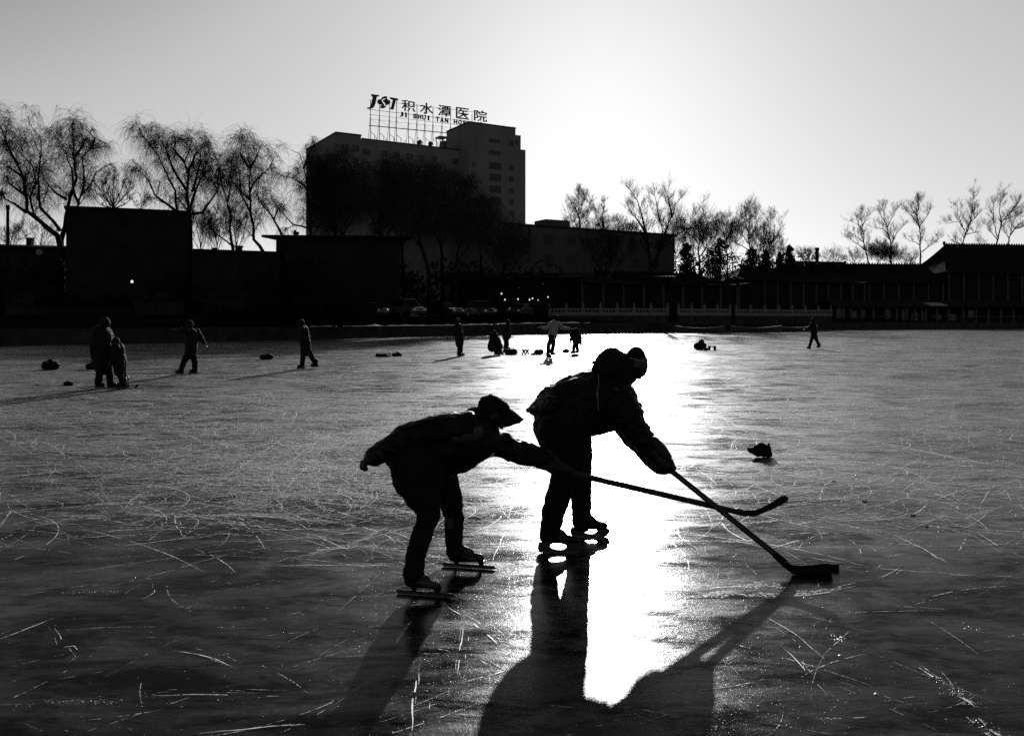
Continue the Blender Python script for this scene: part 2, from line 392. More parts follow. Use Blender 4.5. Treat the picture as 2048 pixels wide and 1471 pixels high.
# traced marks
T = [  # (width m, polyline px)
 (.012, [(0, 836), (45, 833), (95, 828), (150, 820), (190, 816), (230, 813)]),
 (.006, [(60, 893), (75, 875), (90, 870)]), (.007, [(60, 890), (68, 897), (90, 902), (130, 904), (165, 905)]),
 (.006, [(440, 850), (465, 850), (478, 858), (474, 866), (455, 870)]),
 (.007, [(435, 964), (480, 935), (520, 908), (560, 880), (590, 864)]),
 (.006, [(540, 945), (575, 928), (605, 905), (640, 880), (680, 856)]),
 (.005, [(600, 942), (628, 918), (660, 884)]), (.005, [(565, 990), (590, 955), (610, 940), (625, 920)]),
 (.006, [(540, 946), (580, 944), (630, 942)]), (.005, [(485, 920), (498, 932), (512, 942)]),
 (.008, [(310, 1030), (345, 1036), (400, 1032), (470, 1029), (540, 1034), (620, 1040), (700, 1047)]),
 (.006, [(118, 1080), (160, 1076), (210, 1072), (270, 1071), (310, 1072)]),
 (.006, [(620, 1068), (645, 1076), (670, 1090), (700, 1102)]),
 (.006, [(248, 1020), (262, 1000), (290, 985), (325, 977)]),
 (.006, [(0, 1278), (25, 1268), (60, 1255), (110, 1236)]),
 (.004, [(110, 1256), (122, 1270), (126, 1296), (148, 1293), (160, 1307), (146, 1322)]),
 (.005, [(295, 1154), (310, 1165), (308, 1185), (285, 1199)]),
 (.004, [(300, 1391), (370, 1390), (430, 1391), (480, 1391), (560, 1393)]),
 (.006, [(360, 1304), (395, 1310), (430, 1318), (465, 1335)]),
 (.005, [(400, 1467), (480, 1461), (540, 1455), (610, 1450)]),
 (.006, [(560, 1132), (620, 1131), (680, 1131), (740, 1131), (806, 1132)]),
 (.005, [(985, 1125), (995, 1098), (1005, 1075), (1013, 1062)]),
 (.006, [(916, 975), (940, 962), (975, 953)]), (.005, [(1015, 1040), (1025, 1010), (1045, 990), (1060, 980)]),
 (.007, [(895, 1213), (930, 1235), (975, 1270), (1005, 1295)]), (.005, [(960, 1320), (1005, 1345)]),
 (.005, [(835, 1330), (828, 1385), (824, 1440), (822, 1471)]), (.004, [(925, 1250), (920, 1310), (914, 1350)]),
 (.003, [(1530, 1232), (1600, 1275), (1650, 1320)]), (.004, [(1560, 1290), (1610, 1340), (1655, 1390)]),
 (.012, [(1840, 1335), (1880, 1365), (1920, 1395), (1950, 1415)]), (.012, [(1955, 1438), (1990, 1465), (2010, 1480)]),
 (.007, [(1560, 1190), (1610, 1192), (1660, 1184), (1715, 1171)]), (.006, [(1765, 1155), (1800, 1135)]),
 (.007, [(1770, 1063), (1810, 1080), (1850, 1100), (1900, 1130)]), (.007, [(1955, 1065), (2000, 1095), (2048, 1115)]),
 (.006, [(1540, 1096), (1590, 1083), (1620, 1075)]), (.005, [(1380, 1175), (1420, 1176), (1500, 1172)]),
 (.010, [(1800, 893), (1870, 908), (1950, 925), (2048, 938)]), (.008, [(1400, 815), (1450, 838), (1500, 868), (1515, 880)]),
 (.007, [(1460, 905), (1465, 885), (1490, 868)]), (.008, [(1395, 940), (1420, 955), (1435, 970)]),
 (.006, [(1600, 905), (1625, 930), (1645, 945), (1640, 958)]), (.007, [(1590, 865), (1618, 878)]),
 (.008, [(1735, 840), (1790, 843), (1840, 850), (1900, 855), (1990, 860), (2048, 864)]),
 (.006, [(1340, 1020), (1360, 1075), (1395, 1098)]), (.006, [(1840, 722), (1850, 731), (1870, 733)]),
 (.009, [(1400, 768), (1440, 765), (1470, 752), (1455, 742), (1430, 738)]),
 (.004, [(1660, 1133), (1780, 1139), (1900, 1149), (2048, 1155)]),
 (.006, [(0, 1053), (10, 1035), (25, 1020), (100, 1015)]), (.006, [(350, 1030), (352, 1052), (362, 1070), (380, 1078)]),
]
random.seed(5)
for wd, pl in T:
    g = [ice(u, v) for u, v in pl]; pts = []
    for a, b_ in zip(g, g[1:]):
        n = max(2, int((b_ - a).length / .05))
        for k in range(n):
            q = a.lerp(b_, k / n); pts.append(q + Vector((noise.noise(q * 5), noise.noise(q * 5 + Vector((9, 0, 0))), 0)) * .012)
    pts.append(g[-1]); Y = g[0].y; wd2 = max(wd, .45 * Y / F * 2)
    ribbon(sc_a, pts, wd2, z=.0045, gap=.12)
    for _ in range(2):
        o_ = Vector((random.gauss(0, .03), random.gauss(0, .03), 0)); ribbon(sc_b, [q + o_ for q in pts], wd2 * .8, z=.0038, gap=.4)
# scuffs and chips
def chipat(mb, p, r):
    n = 6; a0 = random.random() * 6; vv = []
    for k in range(n): a = a0 + k * 6.283 / n; rr = r * random.uniform(.6, 1.3); vv.append((p.x + rr * math.cos(a), p.y + rr * math.sin(a) * .8, .001))
    vv.append((p.x + r * .2, p.y, r * random.uniform(.4, .9)))
    mb.add(vv, [(k, (k + 1) % n, n) for k in range(n)])
chips = MB(); random.seed(11)
for (u, v, su, sv, n) in ((1440, 1380, 55, 60, 260), (1040, 1200, 60, 50, 150), (900, 1380, 60, 50, 130), (930, 1200, 90, 90, 60), (1600, 1380, 150, 60, 50), (200, 1400, 200, 8, 30), (1350, 1190, 60, 25, 150), (1700, 1190, 200, 50, 60)):
    for k in range(n):
        p = ice(random.gauss(u, su), max(900, random.gauss(v, sv))); chipat(chips, p, random.uniform(.0010, .0030) * (p.y / 4))
for k in range(700):
    v = 760 + 720 * random.random(); p = ice(random.uniform(-50, 2100), v); chipat(chips, p, random.choice((.0015, .002, .003)) * (.4 + p.y / 6))
for (u, v, r) in ((1517, 1411, .010), (1752, 1387, .010), (1720, 1380, .005), (1535, 1332, .006), (1678, 1278, .012), (1680, 1310, .008)): chipat(chips, ice(u, v), r)
for (u0, v0, u1, v1, n, sp) in ((1880, 1355, 1950, 1415, 120, .02), (1955, 1440, 2010, 1480, 70, .02), (90, 1402, 250, 1403, 70, .012), (125, 1185, 245, 1183, 60, .012), (1660, 1268, 1690, 1285, 50, .02), (1930, 1250, 1965, 1265, 30, .02), (355, 1212, 380, 1216, 20, .01), (420, 1256, 475, 1253, 20, .008)):
    for k in range(n):
        t = random.random(); p = ice(u0 + (u1 - u0) * t, v0 + (v1 - v0) * t); p += Vector((random.gauss(0, sp), random.gauss(0, sp), 0)); chipat(chips, p, random.uniform(.001, .004))
o = sc_a.build('skate_scratches', M['scratch']); struct(o, 'stuff'); o = sc_b.build('faint_scratches', M['scratch_faint']); struct(o, 'stuff')
o = chips.build('ice_chips', M['chip']); struct(o, 'stuff')

# ================================================================== HOSPITAL
D1 = Vector((.8597, .5111, 0)); D2 = Vector((-.5115, .8593, 0)); UP = Vector((0, 0, 1))
def on_line(o, d, u):       # distance along d from o where pixel column u is met
    k = (u - CX) / F; return (k * o.y - o.x) / (d.x - k * d.y)
def zat(p, v): return CH + (HZ - v) / F * p.y
def flat(p, z=0): return Vector((p.x, p.y, z))
A = flat(P(672, 266, 220.0))
hosp = thing('hospital_building', 'tall pale hospital block with a higher corner tower, behind the bare willows', 'building', A)
GZ = 1.9
s_end = on_line(A, D1, 1050); d_end = on_line(A, D2, 612)
zA = zat(A, 266); s1 = on_line(A, D1, 722); zM = zat(A + D1 * s1, 278)
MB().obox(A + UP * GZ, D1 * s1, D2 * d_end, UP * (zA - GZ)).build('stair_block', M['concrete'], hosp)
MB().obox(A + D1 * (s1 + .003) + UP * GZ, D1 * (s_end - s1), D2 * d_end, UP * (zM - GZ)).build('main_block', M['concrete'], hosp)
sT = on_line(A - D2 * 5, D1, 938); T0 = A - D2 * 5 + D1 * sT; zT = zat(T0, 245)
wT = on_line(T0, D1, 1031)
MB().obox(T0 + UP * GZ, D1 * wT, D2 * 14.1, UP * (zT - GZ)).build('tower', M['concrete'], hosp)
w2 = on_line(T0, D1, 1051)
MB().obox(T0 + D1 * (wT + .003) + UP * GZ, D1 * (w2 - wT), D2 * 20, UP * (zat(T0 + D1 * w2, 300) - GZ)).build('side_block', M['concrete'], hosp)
# parapets
mb = MB(); mb.obox(A + UP * (zA) - D2 * .15 - D1 * .15, D1 * (s1 + .3), D2 * .5, UP * .35); mb.obox(A + UP * zA - D1 * .15 - D2 * .15 + D2 * .503, D1 * .5, D2 * (d_end - .4), UP * .35)
mb.obox(A + D1 * (s1 + .2) + UP * (zM) - D2 * .15, D1 * (sT - s1 - .3), D2 * .5, UP * .3)
mb.obox(T0 + UP * zT - D2 * .15 - D1 * .15, D1 * (wT + .3), D2 * .5, UP * .35); mb.obox(T0 + UP * zT - D1 * .15 + D2 * .355, D1 * .5, D2 * 13.6, UP * .35)
mb.build('parapet', M['darkwall2'], hosp)
wcount = 0
def window(org, dh, nrm, s_, z, w_, h_, panes=2):
    global wcount
    c = org + dh * s_ + UP * z + nrm * .06
    fr = MB(); fr.ringprism([c, c + dh * w_, c + dh * w_ + UP * h_, c + UP * h_],
                            [c + dh * .08 + UP * .08, c + dh * (w_ - .08) + UP * .08, c + dh * (w_ - .08) + UP * (h_ - .08), c + dh * .08 + UP * (h_ - .08)], nrm * .14)
    for k in range(1, panes): q = c + dh * (w_ * k / panes - .04) + UP * .082 - nrm * .05; fr.obox(q, dh * .08, nrm * .1, UP * (h_ - .164))
    o = fr.build('window', M['frame'], hosp)
    q = c - nrm * .045
    g = MB(); g.add([q + dh * .05 + UP * .05, q + dh * (w_ - .05) + UP * .05, q + dh * (w_ - .05) + UP * (h_ - .05), q + dh * .05 + UP * (h_ - .05)], [(0, 1, 2, 3)])
    gl = g.build('pane', M['hglass']); gl.parent = o; gl.matrix_parent_inverse = Matrix(); wcount += 1
def zfloor(k): return zM - 4.2 - 3.28 * k
for k in range(8):       # tower front: three-light window and a small one
    z = zfloor(k) if k else zfloor(0)
    if k >= 0:
        s3 = on_line(T0, D1, 978); window(T0, D1, -D2, s3, z - 1.2, 3.9, 2.0, 3)
        s4 = on_line(T0, D1, 1018); window(T0, D1, -D2, s4, z - 1.0, 1.5, 1.6, 2)
for k in (1, 2): window(T0, D1, -D2, on_line(T0, D1, 978), zT - 1.4 - 3.4 * k, 3.6, 1.1, 3)
window(T0, D1, -D2, on_line(T0, D1, 1018), zT - 5.2, 1.4, 1.6, 2)
for k in range(6):
    for u in (682, 704, 724, 731, 762, 786, 812, 838, 862, 904):
        if k >= 4 and u < 780: continue
        window(A, D1, -D2, on_line(A, D1, u), zfloor(k) - (.0 if u > 722 else -.6), 1.9 if u not in (724, 731) else 1.3, 1.7, 2)
    if k < 4: window(T0, D1, -D2, on_line(T0, D1, 944) , zfloor(k) - 1, .9, 1.5, 1)
for k in range(3):
    for q in (6, 13, 20): window(A, D2, -D1, q, zfloor(k) + .4, 1.6, 1.6, 2)
# roof-top billboard frame on the tower side, antennas
rb = thing('rooftop_billboard', 'steel framed panel seen edge-on at the right of the hospital tower top', 'billboard', T0 + D1 * (wT + .3) + UP * (zat(T0, 300)))
c0 = T0 + D1 * (wT + .15) + D2 * 2; wB = 2.6; zb0 = zat(c0, 297); zb1 = zat(c0, 269)
MB().obox(c0 + UP * zb0, D1 * wB, D2 * .2, UP * (zb1 - zb0)).build('panel', M['frame_pale'], rb)
mb = MB()
for a, b_ in (((0, 0), (wB, 1)), ((wB, 0), (0, 1)), ((0, 0), (0, 1)), ((wB, 0), (wB, 1)), ((0, .5), (wB, .5))):
    mb.tube([c0 - D2 * .2 + D1 * a[0] + UP * (zb0 + (zb1 - zb0) * a[1]), c0 - D2 * .2 + D1 * b_[0] + UP * (zb0 + (zb1 - zb0) * b_[1])], .11, 5)
for s_ in (.2, wB - .2): mb.tube([c0 + D1 * s_ + UP * (zb0 - 1.2), c0 + D1 * s_ + UP * zb0], .1, 5)
mb.build('frame', M['metal'], rb)
def roofpt(u, q, z): s_ = on_line(T0 + D2 * q, D1, u); return T0 + D2 * q + D1 * s_ + UP * z
p = roofpt(987, 7, zT + .02); mb = MB(); mb.box(p + UP * .9, (.95, .9, 1.8), .53); mb.box(p + UP * 1.95, (1.05, 1.0, .3), .53)
tag(mb.build('rooftop_tank', M['metal']), 'small dark upright box standing on the tower roof', 'tank')
for u, h, lb in ((1026, 1.3, 'short thick mast near the right edge of the tower roof'), (1018, .8, 'thin low rod standing on the tower roof')):
    p = roofpt(u, 4, zT); mb = MB(); mb.tube([p, p + UP * h], .1 if h > 1 else .06, 6); mb.box(p + UP * (h + .12), (.28, .28, .3))
    tag(mb.build('antenna', M['metal']), lb, 'antenna')
for u in (838, 860):
    s_ = on_line(A + D2 * 3, D1, u); p = A + D2 * 3 + D1 * s_ + UP * zM
    t = thing('satellite_dish', 'round dish on the hospital roof, %s' % ('left one under the sign frame' if u == 838 else 'right one beside a short mast'), 'satellite dish', p, 'satellite dishes on the hospital roof')
    mb = MB(); mb.tube([p, p + UP * 1.3], .07, 5); mb.build('mast', M['metal'], t)
    mb = MB(); n_ = 14; c = p + UP * 1.5 - D2 * .25; ring = []; vv = [c + D2 * .2]
    for k in range(n_): an = 6.283 * k / n_; vv.append(c + (D1 * math.cos(an) + (UP * .95 - D2 * .3).normalized() * math.sin(an)) * .72)
    vv.append(c + D2 * .26); mb.add(vv, [(0, 1 + k, 1 + (k + 1) % n_) for k in range(n_)] + [(n_ + 1, 1 + (k + 1) % n_, 1 + k) for k in range(n_)])
    mb.build('dish', M['metal'], t)
# lower equipment cage left of tower
s_ = on_line(A, D1, 882); p = A + D1 * s_ + D2 * .6 + UP * zM
rc = thing('rooftop_cabin', 'small open steel cabin on the roof against the tower flank', 'cabin', p)
mb = MB()
for a in (0, 2.0):
    for b_ in (0, 2.4): mb.tube([p + D1 * a + D2 * b_, p + D1 * a + D2 * b_ + UP * 3.2], .12, 5)
mb.obox(p + UP * 1.2 - D2 * .02, D1 * 2, D2 * .1, UP * .5); mb.obox(p + UP * .2 + D1 * .9, D1 * 1.1, D2 * 2, UP * 2.2); mb.build('frame', M['metal'], rc)
mb = MB(); mb.obox(p + UP * 3.2 - D1 * .3 - D2 * .3, D1 * 2.6, D2 * 3, UP * .35); mb.build('roof', M['metal'], rc)

# ------------------------------------------------------------------ sign
SO = A + D2 * 12.5
def sp(u, v): s_ = on_line(SO, D1, u); q = SO + D1 * s_; return q + UP * (zat(q, v))
sg = thing('rooftop_sign', 'large dark hospital lettering on a lattice frame above the roof', 'sign', flat(sp(735, 300), zM))
mb = MB(); tops = [(741, 200), (759, 198), (779, 200), (793, 200), (817, 208), (834, 208), (850, 213), (866, 214), (884, 216), (901, 220), (922, 226), (944, 228), (962, 232)]
for u, v in tops:
    a = sp(u, v); th = .10
    mb.tube([flat(a, zM), a], th, 5)
for v0, v1, ra in ((219, 246, .07), (229, 256, .05), (251, 273, .13), (200, 226, .05), (238, 262, .04)):
    mb.tube([sp(738, v0), sp(965, v1)], ra, 4)
for i in range(0, 11):
    u, v = tops[i]; a = sp(u, v + 30); f_ = flat(a, zM)
    mb.tube([a, f_ + D2 * 2.6], .06, 4); mb.tube([f_ - D2 * 3.2 + UP * .0, f_ - D2 * 3.2 + UP * 3.6, f_ + UP * 5.2], .08, 4)
    if i < 10:
        b_ = sp(tops[i + 1][0], tops[i + 1][1] + 30)
        mb.tube([f_ + UP * .1, f_.lerp(flat(b_, zM), .8) + UP * 4], .055, 4)
        mb.tube([f_ - D2 * 3.2 + UP * 3.6, flat(b_, zM) + UP * 2.2], .055, 4)
        mb.tube([f_ + UP * 9, flat(b_, zM) + UP * 7], .03, 4)
mb.build('lattice_frame', M['metal'], sg)
def text_part(txt, u0, v0, u1, v1, hpx, bold=.0, name='lettering', shear=0, wpx=None):
    # each glyph in the plane of the sign; (u0,v0)-(u1,v1) is the row's base line
    n = len(txt); outs = MB()
    for i, ch in enumerate(txt):
        if ch == ' ': continue
        t = (i + .5) / n; u = u0 + (u1 - u0) * t; v = v0 + (v1 - v0) * t
        cu = bpy.data.curves.new('glyph', 'FONT'); cu.body = ch; cu.extrude = .02; cu.offset = bold; cu.size = 1; cu.shear = shear; cu.resolution_u = 3
        ob = bpy.data.objects.new('glyph', cu); TMP.collection.objects.link(ob); TMP.view_layers[0].update()
        me = bpy.data.meshes.new_from_object(ob.evaluated_get(TMP.view_layers[0].depsgraph)); bpy.data.objects.remove(ob)
        if not len(me.vertices): continue
        X = [q.co.x for q in me.vertices]; Yy = [q.co.y for q in me.vertices]; w_ = max(X) - min(X); h_ = max(Yy) - min(Yy)
        c = sp(u, v); hm = hpx / F * c.y; k = hm / h_; kx = k
        if wpx: kx = min(wpx / F * c.y / .86 / w_, 3 * k)
        if ch == 'I': kx = k * 1.5
        vv = [c + D1 * ((q.co.x - (max(X) + min(X)) / 2) * kx) + UP * ((q.co.y - min(Yy)) * k) - D2 * (.35 + q.co.z * 8) for q in me.vertices]
        MB().add(vv, [tuple(f.vertices) for f in me.polygons]).build(name, M['sign'], sg); JUNK.append(me)
text_part('积水潭医院', 798, 221, 978, 246, 22, .005, 'large_character', wpx=25)
text_part('JI SHUI TAN HOSPITAL', 797.5, 233.5, 977.5, 258, 9.5, .035, 'small_letter', wpx=6.6)
# JST emblem: italic slab letters J and T, S inside a rounded cross
def poly(pts, name=None, mb=None, off=.0):
    o_ = [sp(u, v) - D2 * (.4 + off) for u, v in pts]; mb.prism(o_, D2 * -.3); return mb
def c2(x, y): return (720 + x / 6.024, 170 + y / 6.024)
mb = MB()
poly([c2(*q) for q in ((130, 115), (222, 128), (222, 142), (196, 146), (178, 235), (158, 278), (110, 294), (78, 290), (80, 280), (108, 272), (125, 245), (148, 150), (130, 135))], mb=mb)
mb.build('emblem_letter', M['sign'], sg); mb = MB()
poly([c2(*q) for q in ((355, 152), (452, 170), (450, 190), (424, 188), (396, 302), (350, 294), (356, 284), (370, 268), (390, 184), (356, 172))], mb=mb)
mb.build('emblem_letter', M['sign'], sg)
mb = MB(); pts = []
S_up = [(262, 150), (300, 140), (322, 148), (316, 172), (340, 190), (352, 195), (358, 215), (340, 240), (318, 246), (306, 250), (300, 232), (268, 190), (285, 180), (300, 178), (300, 166), (275, 172), (252, 190), (258, 208), (290, 250), (280, 262), (256, 254), (256, 244), (216, 232), (202, 214), (208, 186), (234, 178), (250, 172)]
poly([c2(*q) for q in S_up], mb=mb)
poly([c2(*q) for q in ((240, 250), (256, 258), (284, 266), (298, 250), (306, 256), (300, 278), (270, 288), (238, 280))], mb=mb, off=.05)
mb.build('emblem_cross', M['sign'], sg)
for o in list(sg.children): fix_normals(o)

# ================================================================== OTHER BUILDINGS
W0 = flat(P(1052, 452, 150.0)); zW = zat(W0, 452)
wing = thing('hospital_wing', 'long low flat-roofed grey building to the right of the hospital, behind bare trees', 'building', W0)
sa, sb = on_line(W0, D1, 900), on_line(W0, D1, 1349)
MB().obox(W0 + D1 * sa + UP * GZ, D1 * (sb - sa), D2 * 22, UP * (zW - GZ)).build('wall', M['wing'], wing)
MB().obox(W0 + D1 * (sa - .2) - D2 * .25 + UP * (zW + .003), D1 * (sb - sa + .4), D2 * 22.4, UP * .35).build('roof', M['darkwall2'], wing)
q = W0 + D2 * 2; a, b_ = on_line(q, D1, 1092), on_line(q, D1, 1140)
MB().obox(q + D1 * a + UP * zW, D1 * (b_ - a), D2 * 4, UP * (zat(q + D1 * a, 438) - zW)).build('roof_hut', M['wing'], wing)
for k in range(4):
    for j in range(9):
        s_ = sa + 9 + j * 5.0
        if s_ > sb - 3: continue
        c = W0 + D1 * s_ + UP * (zW - 3.0 - 3.6 * k) - D2 * .05
        fr = MB(); fr.ringprism([c, c + D1 * 1.9, c + D1 * 1.9 + UP * 1.7, c + UP * 1.7], [c + D1 * .1 + UP * .1, c + D1 * 1.8 + UP * .1, c + D1 * 1.8 + UP * 1.6, c + D1 * .1 + UP * 1.6], D2 * -.12)
        fo = fr.build('window', M['wing'], wing); g = MB(); g.add([c + D1 * .05 + UP * .05, c + D1 * 1.85 + UP * .05, c + D1 * 1.85 + UP * 1.65, c + D1 * .05 + UP * 1.65], [(0, 1, 2, 3)])
        gl = g.build('pane', M['wglass']); gl.parent = fo; gl.matrix_parent_inverse = Matrix()

sheds = {}
def shed(name, label, cat, u0, u1, v0, v1, Y, depth, wallm, over=.35, base=None, slope=0, dY=0, windows=(), doors=()):
    """flat roofed building: pixel columns u0..u1, roof edge rows v0 (left) and v1 (right)"""
    a = P(u0, v0, Y); b_ = P(u1, v1, Y + dY); z0 = base if base is not None else GZ
    t = thing(name, label, cat, (a.x, a.y, z0))
    d = Vector((b_.x - a.x, b_.y - a.y, 0)); Ln = d.length; d.normalize(); n = Vector((-d.y, d.x, 0))
    a0 = flat(a, z0); m = MB(); m.add([a0, a0 + d * Ln, a0 + d * Ln + n * depth, a0 + n * depth, flat(a, a.z), flat(a, b_.z) + d * Ln, flat(a, b_.z + slope) + d * Ln + n * depth, flat(a, a.z + slope) + n * depth],
                                      [(3, 2, 1, 0), (4, 5, 6, 7), (0, 1, 5, 4), (1, 2, 6, 5), (2, 3, 7, 6), (3, 0, 4, 7)])
    m.build('wall', wallm, t)
    m = MB(); e = over; q = [flat(a, a.z + .003) - d * e - n * e, flat(a, b_.z + .003) + d * (Ln + e) - n * e, flat(a, b_.z + slope + .003) + d * (Ln + e) + n * (depth + e), flat(a, a.z + slope + .003) - d * e + n * (depth + e)]
    m.add(q + [x + UP * .25 for x in q], [(3, 2, 1, 0), (4, 5, 6, 7), (0, 1, 5, 4), (1, 2, 6, 5), (2, 3, 7, 6), (3, 0, 4, 7)]); m.build('roof', M['roof'], t)
    for kind, lst in (('window', windows), ('door', doors)):
        for (fx, fz, w_, h_) in lst:
            c = a0 + d * (Ln * fx) + UP * fz - n * .04
            fr = MB(); fr.ringprism([c, c + d * w_, c + d * w_ + UP * h_, c + UP * h_], [c + d * .08 + UP * .08, c + d * (w_ - .08) + UP * .08, c + d * (w_ - .08) + UP * (h_ - .08), c + d * .08 + UP * (h_ - .08)], n * -.12)
            fr.obox(c + d * (w_ / 2 - .03) + UP * .083 - n * .04, d * .06, n * .06, UP * (h_ - .166))
            fo = fr.build(kind, M['darkwall2'], t); g = MB(); g.add([c + d * .05 + UP * .05, c + d * (w_ - .05) + UP * .05, c + d * (w_ - .05) + UP * (h_ - .05), c + d * .05 + UP * (h_ - .05)], [(0, 1, 2, 3)])
            gl = g.build('pane', M['glass']); gl.parent = fo; gl.matrix_parent_inverse = Matrix()
    sheds[name] = t
    return t
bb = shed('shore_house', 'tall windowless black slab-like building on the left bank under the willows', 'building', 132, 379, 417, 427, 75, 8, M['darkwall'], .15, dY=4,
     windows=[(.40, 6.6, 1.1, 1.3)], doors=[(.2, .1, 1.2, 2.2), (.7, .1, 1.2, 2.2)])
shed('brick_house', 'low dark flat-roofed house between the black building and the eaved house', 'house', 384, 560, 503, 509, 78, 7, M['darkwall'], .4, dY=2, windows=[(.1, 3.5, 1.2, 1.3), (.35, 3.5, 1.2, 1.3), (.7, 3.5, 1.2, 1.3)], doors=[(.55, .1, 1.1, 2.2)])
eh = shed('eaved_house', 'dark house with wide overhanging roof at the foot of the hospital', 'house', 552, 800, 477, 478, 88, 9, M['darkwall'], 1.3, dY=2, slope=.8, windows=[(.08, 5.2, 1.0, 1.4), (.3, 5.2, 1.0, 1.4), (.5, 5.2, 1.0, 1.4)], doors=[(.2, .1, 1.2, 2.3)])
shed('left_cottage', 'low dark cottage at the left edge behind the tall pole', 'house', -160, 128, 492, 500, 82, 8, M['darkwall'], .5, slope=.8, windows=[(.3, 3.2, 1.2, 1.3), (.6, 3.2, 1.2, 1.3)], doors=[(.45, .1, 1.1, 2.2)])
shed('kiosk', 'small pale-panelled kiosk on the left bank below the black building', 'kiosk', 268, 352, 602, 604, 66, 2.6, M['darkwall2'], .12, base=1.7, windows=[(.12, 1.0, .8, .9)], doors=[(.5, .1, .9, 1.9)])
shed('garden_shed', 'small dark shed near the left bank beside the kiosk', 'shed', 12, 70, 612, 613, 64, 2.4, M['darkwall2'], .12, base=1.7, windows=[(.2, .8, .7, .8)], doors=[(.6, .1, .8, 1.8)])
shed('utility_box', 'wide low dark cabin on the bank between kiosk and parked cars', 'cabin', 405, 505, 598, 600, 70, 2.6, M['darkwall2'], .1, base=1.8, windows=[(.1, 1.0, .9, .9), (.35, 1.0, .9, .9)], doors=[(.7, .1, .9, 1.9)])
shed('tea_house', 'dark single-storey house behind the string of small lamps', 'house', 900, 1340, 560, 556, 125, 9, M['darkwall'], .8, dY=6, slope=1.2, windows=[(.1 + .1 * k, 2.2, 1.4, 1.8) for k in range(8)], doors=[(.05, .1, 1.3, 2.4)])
shed('boiler_house', 'dark flat building with a chimney beyond the halls', 'building', 1600, 1690, 524, 526, 195, 8, M['darkwall'], .3)
# small things on the low roofs
def chim(par, u, v0, v1, Y, w_):
    a = P(u, v1, Y); m = MB(); m.box((a.x, a.y, (a.z + P(u, v0, Y).z) / 2), (w_, w_, P(u, v0, Y).z - a.z)); m.box((a.x, a.y, P(u, v0, Y).z + .06), (w_ * 1.3, w_ * 1.3, .12)); m.build('chimney', M['darkwall'], par)
for k in range(5): chim(sheds['brick_house'], 531 + k * 5, 519, 528, 79, .12)
chim(sheds['brick_house'], 478, 494, 506, 80, .5); chim(sheds['brick_house'], 428, 498, 506, 80, .3); chim(sheds['eaved_house'], 592, 466, 478, 90, .45); chim(sheds['eaved_house'], 590, 462, 468, 90, .2); chim(sheds['left_cottage'], 60, 478, 494, 84, .5); chim(sheds['shore_house'], 350, 421, 427, 80, .3)
# chimney
p = flat(P(1634, 526, 194)); c_ = thing('chimney_stack', 'thin dark chimney pipe with a small cap rising right of the mid trees', 'chimney', p)
MB().tube([p + UP * 2, p + UP * (zat(p, 500))], .42, 10).build('pipe', M['pole'], c_); MB().tube([p + UP * (zat(p, 499.5)), p + UP * zat(p, 495)], [.62, .4], 10).build('cap', M['pole'], c_)

